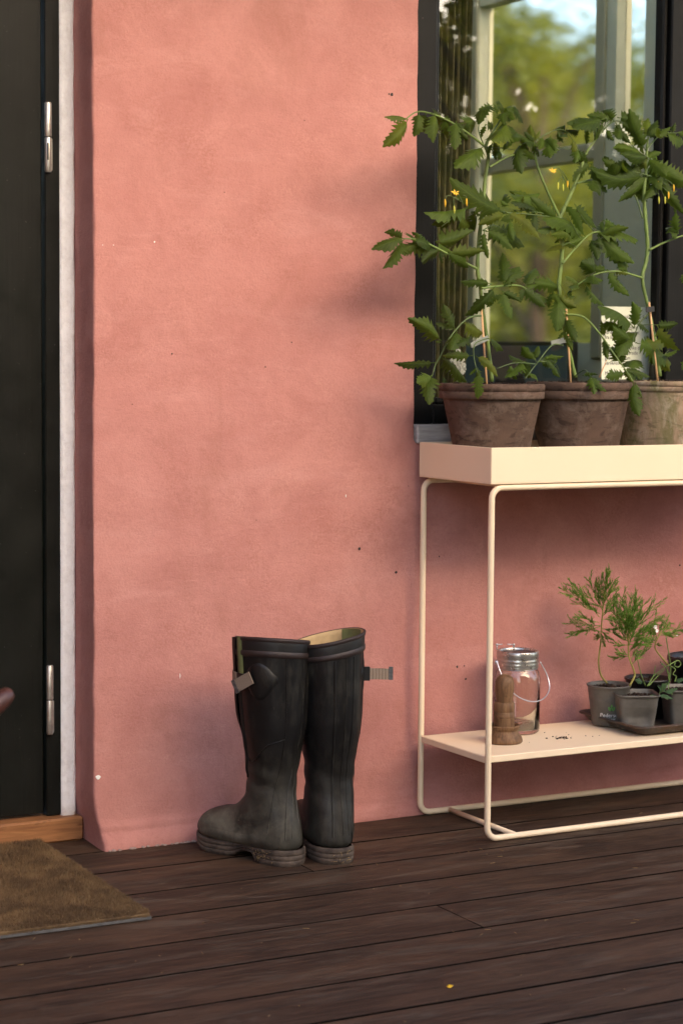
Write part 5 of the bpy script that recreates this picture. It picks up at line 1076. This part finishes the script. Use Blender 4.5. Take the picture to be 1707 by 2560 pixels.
# ------------------------------------------------------------------ garden in front of the deck (seen mirrored in the panes) and beside the house
def m_treeleaf(name, a, b):
    t = T(name); n_ = t.noise(t.obj(), 3, 3); c = t.mix(t.ramp(n_, [(.35, 0.0), (.65, 1.0)]), a, b); bb = t.n('BsdfPrincipled', {'Base Color': c, 'Roughness': .5}); tr = t.n('BsdfTranslucent', {0: t.mix(.5, c, (.42, .42, .03))})
    return t.done(t.n('MixShader', {0: .45, 1: bb.outputs[0], 2: tr.outputs[0]}).outputs[0])
TL = m_treeleaf('tree_leaf', (.100, .135, .014), (.200, .215, .024)); TL2 = m_treeleaf('hedge_leaf', (.030, .058, .012), (.060, .092, .016)); BARK = simple('bark', (.07, .05, .035), .9, var=.3, vs=12, bump=.6, bs=40)
def leafcloud(n_, fn, s0, s1, seed):
    rs = random.Random(seed); mb = MB(); V_, F_ = mb.v, mb.f
    for i in range(n_):
        p = fn(rs); a = Vector((rs.gauss(0, 1), rs.gauss(0, 1), rs.gauss(0, 1))).normalized(); b = a.orthogonal().normalized(); s = rs.uniform(s0, s1); k = len(V_)
        V_ += [tuple(p-a*s), tuple(p+b*s*.5), tuple(p+a*s), tuple(p-b*s*.5)]; F_.append((k, k+1, k+2, k+3))
    return mb
def crown_fn(rx, rz, zc, cl):
    def f(rs):
        c = cl[rs.randrange(len(cl))]; d = Vector((rs.gauss(0, 1), rs.gauss(0, 1), rs.gauss(0, 1)*.8)); d = d.normalized()*rs.random()**.45*c[3]; return Vector(c[:3])+d
    return f
def tree_proto(label, loc, h, seed):
    rs = random.Random(seed); t_ = thing('garden_tree', label, 'tree', loc, 'trees in the garden'); cl = []
    limbs = MB().tube([(0, 0, 0), (.05, .03, h*.25), (-.04, .05, h*.5), (0, 0, h*.85)], [.14, .11, .085, .02], 10)
    for i in range(20):
        a = rs.uniform(0, 6.28); z = h*rs.uniform(.16, .95); r_ = h*.34*math.sin(math.pi*(.22+.7*(z/h)))*rs.uniform(.4, 1.1); e = Vector((r_*math.cos(a), r_*math.sin(a), z)); cl.append((e.x, e.y, e.z, h*rs.uniform(.07, .15)))
        limbs.tube([(0, 0, z*.72), tuple(e*.5+Vector((0, 0, z*.4))), tuple(e)], [.045, .03, .012], 6)
    limbs.build('trunk', BARK, t_); leafcloud(9000, crown_fn(1, 1, 1, cl), .05, .10, seed).build('crown', TL, t_, smooth=False); return t_
t0 = tree_proto('yellow green garden tree mirrored in the window, straight across the lawn', (6.4, -8.4, -.35), 5.2, 61)
t1_ = tree_proto('garden tree mirrored in the window, behind the nearest one', (9.6, -12.6, -.35), 6.4, 62)
def copy_tree(src, loc, rz, sc_, label):
    c = src.copy(); col.objects.link(c); c.location = loc; c.rotation_euler.z = rz; c.scale = (sc_,)*3; c['label'] = label
    for ch_ in list(src.children): d = ch_.copy(); col.objects.link(d); d.parent = c
    return c
copy_tree(t1_, (4.6, -12.4, -.35), 1.0, .95, 'garden tree at the far side of the lawn, left of the mirrored ones')
copy_tree(t0, (12.5, -10.5, -.35), 2.2, 1.05, 'garden tree at the far right of the lawn')
copy_tree(t0, (8.2, -10.3, -.35), 4.0, 1.0, 'garden tree mirrored in the window, close behind the low hedge')
copy_tree(t1_, (7.9, -8.2, -.35), 5.2, .8, 'shorter garden tree mirrored at the right of the window')
copy_tree(t1_, (4.75, 5.6, -.35), .6, .52, 'sunlit tree seen through the room and its side window')
copy_tree(t0, (6.9, 8.6, -.35), 3.1, .60, 'tree further off through the side window')
copy_tree(t1_, (8.3, 9.0, -.35), 4.4, .85, 'tree at the right of the side window view')
copy_tree(t0, (5.7, 7.3, -.35), 1.9, .62, 'yellow green tree filling the middle of the side window view')
copy_tree(t1_, (6.6, 9.6, -.35), 2.7, .80, 'taller tree behind the others in the side window view')
# hedges
def hedge(label, x0, x1, y0, y1, h, n_, seed):
    hd = thing('hedge', label, 'hedge', ((x0+x1)/2, (y0+y1)/2, -.35), 'garden hedges'); lx, ly = (x1-x0)/2, (y1-y0)/2
    def f(rs):
        q = Vector((rs.uniform(-lx, lx), rs.uniform(-ly, ly), rs.uniform(0.05, h))); k_ = rs.randrange(4)
        if k_ == 0: q.z = h+rs.gauss(0, .06)+.10*math.sin(q.x*3.1)
        elif k_ == 1: q.y = ly*rs.choice((-1, 1))+rs.gauss(0, .05)
        elif k_ == 2: q.y = ly+rs.gauss(0, .05)
        return q
    leafcloud(n_, f, .03, .06, seed).build('foliage', TL2, hd, smooth=False)
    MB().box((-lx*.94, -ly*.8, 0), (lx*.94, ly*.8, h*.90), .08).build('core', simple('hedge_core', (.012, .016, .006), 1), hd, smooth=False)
hedge('low clipped hedge along the edge of the lawn, mirrored low in the window', 3.4, 9.5, -6.3, -5.6, 1.55, 12000, 71)
hedge('tall clipped hedge added behind the camera to shade the lower pink wall', -1.6, 3.2, -6.0, -5.2, 3.85, 16000, 72)  # added out of view to hold the sun off the lower wall

# unseen board fence added to bounce warm light and block blue sky at left
fn = thing('added_board_fence', 'pine board fence added out of view left of the deck for warm bounce', 'fence', (-3.05, -4.6, -.35))
for k in range(31):
    MB().box((0, k*.148, .05), (.022, k*.148+.138, 2.35), .003).build('board', PINE, fn, smooth=False)
for z_ in (.35, 1.3, 2.1): MB().box((-.045, -.02, z_), (-.001, 4.6, z_+.09), .003).build('rail', PINE, fn, smooth=False)
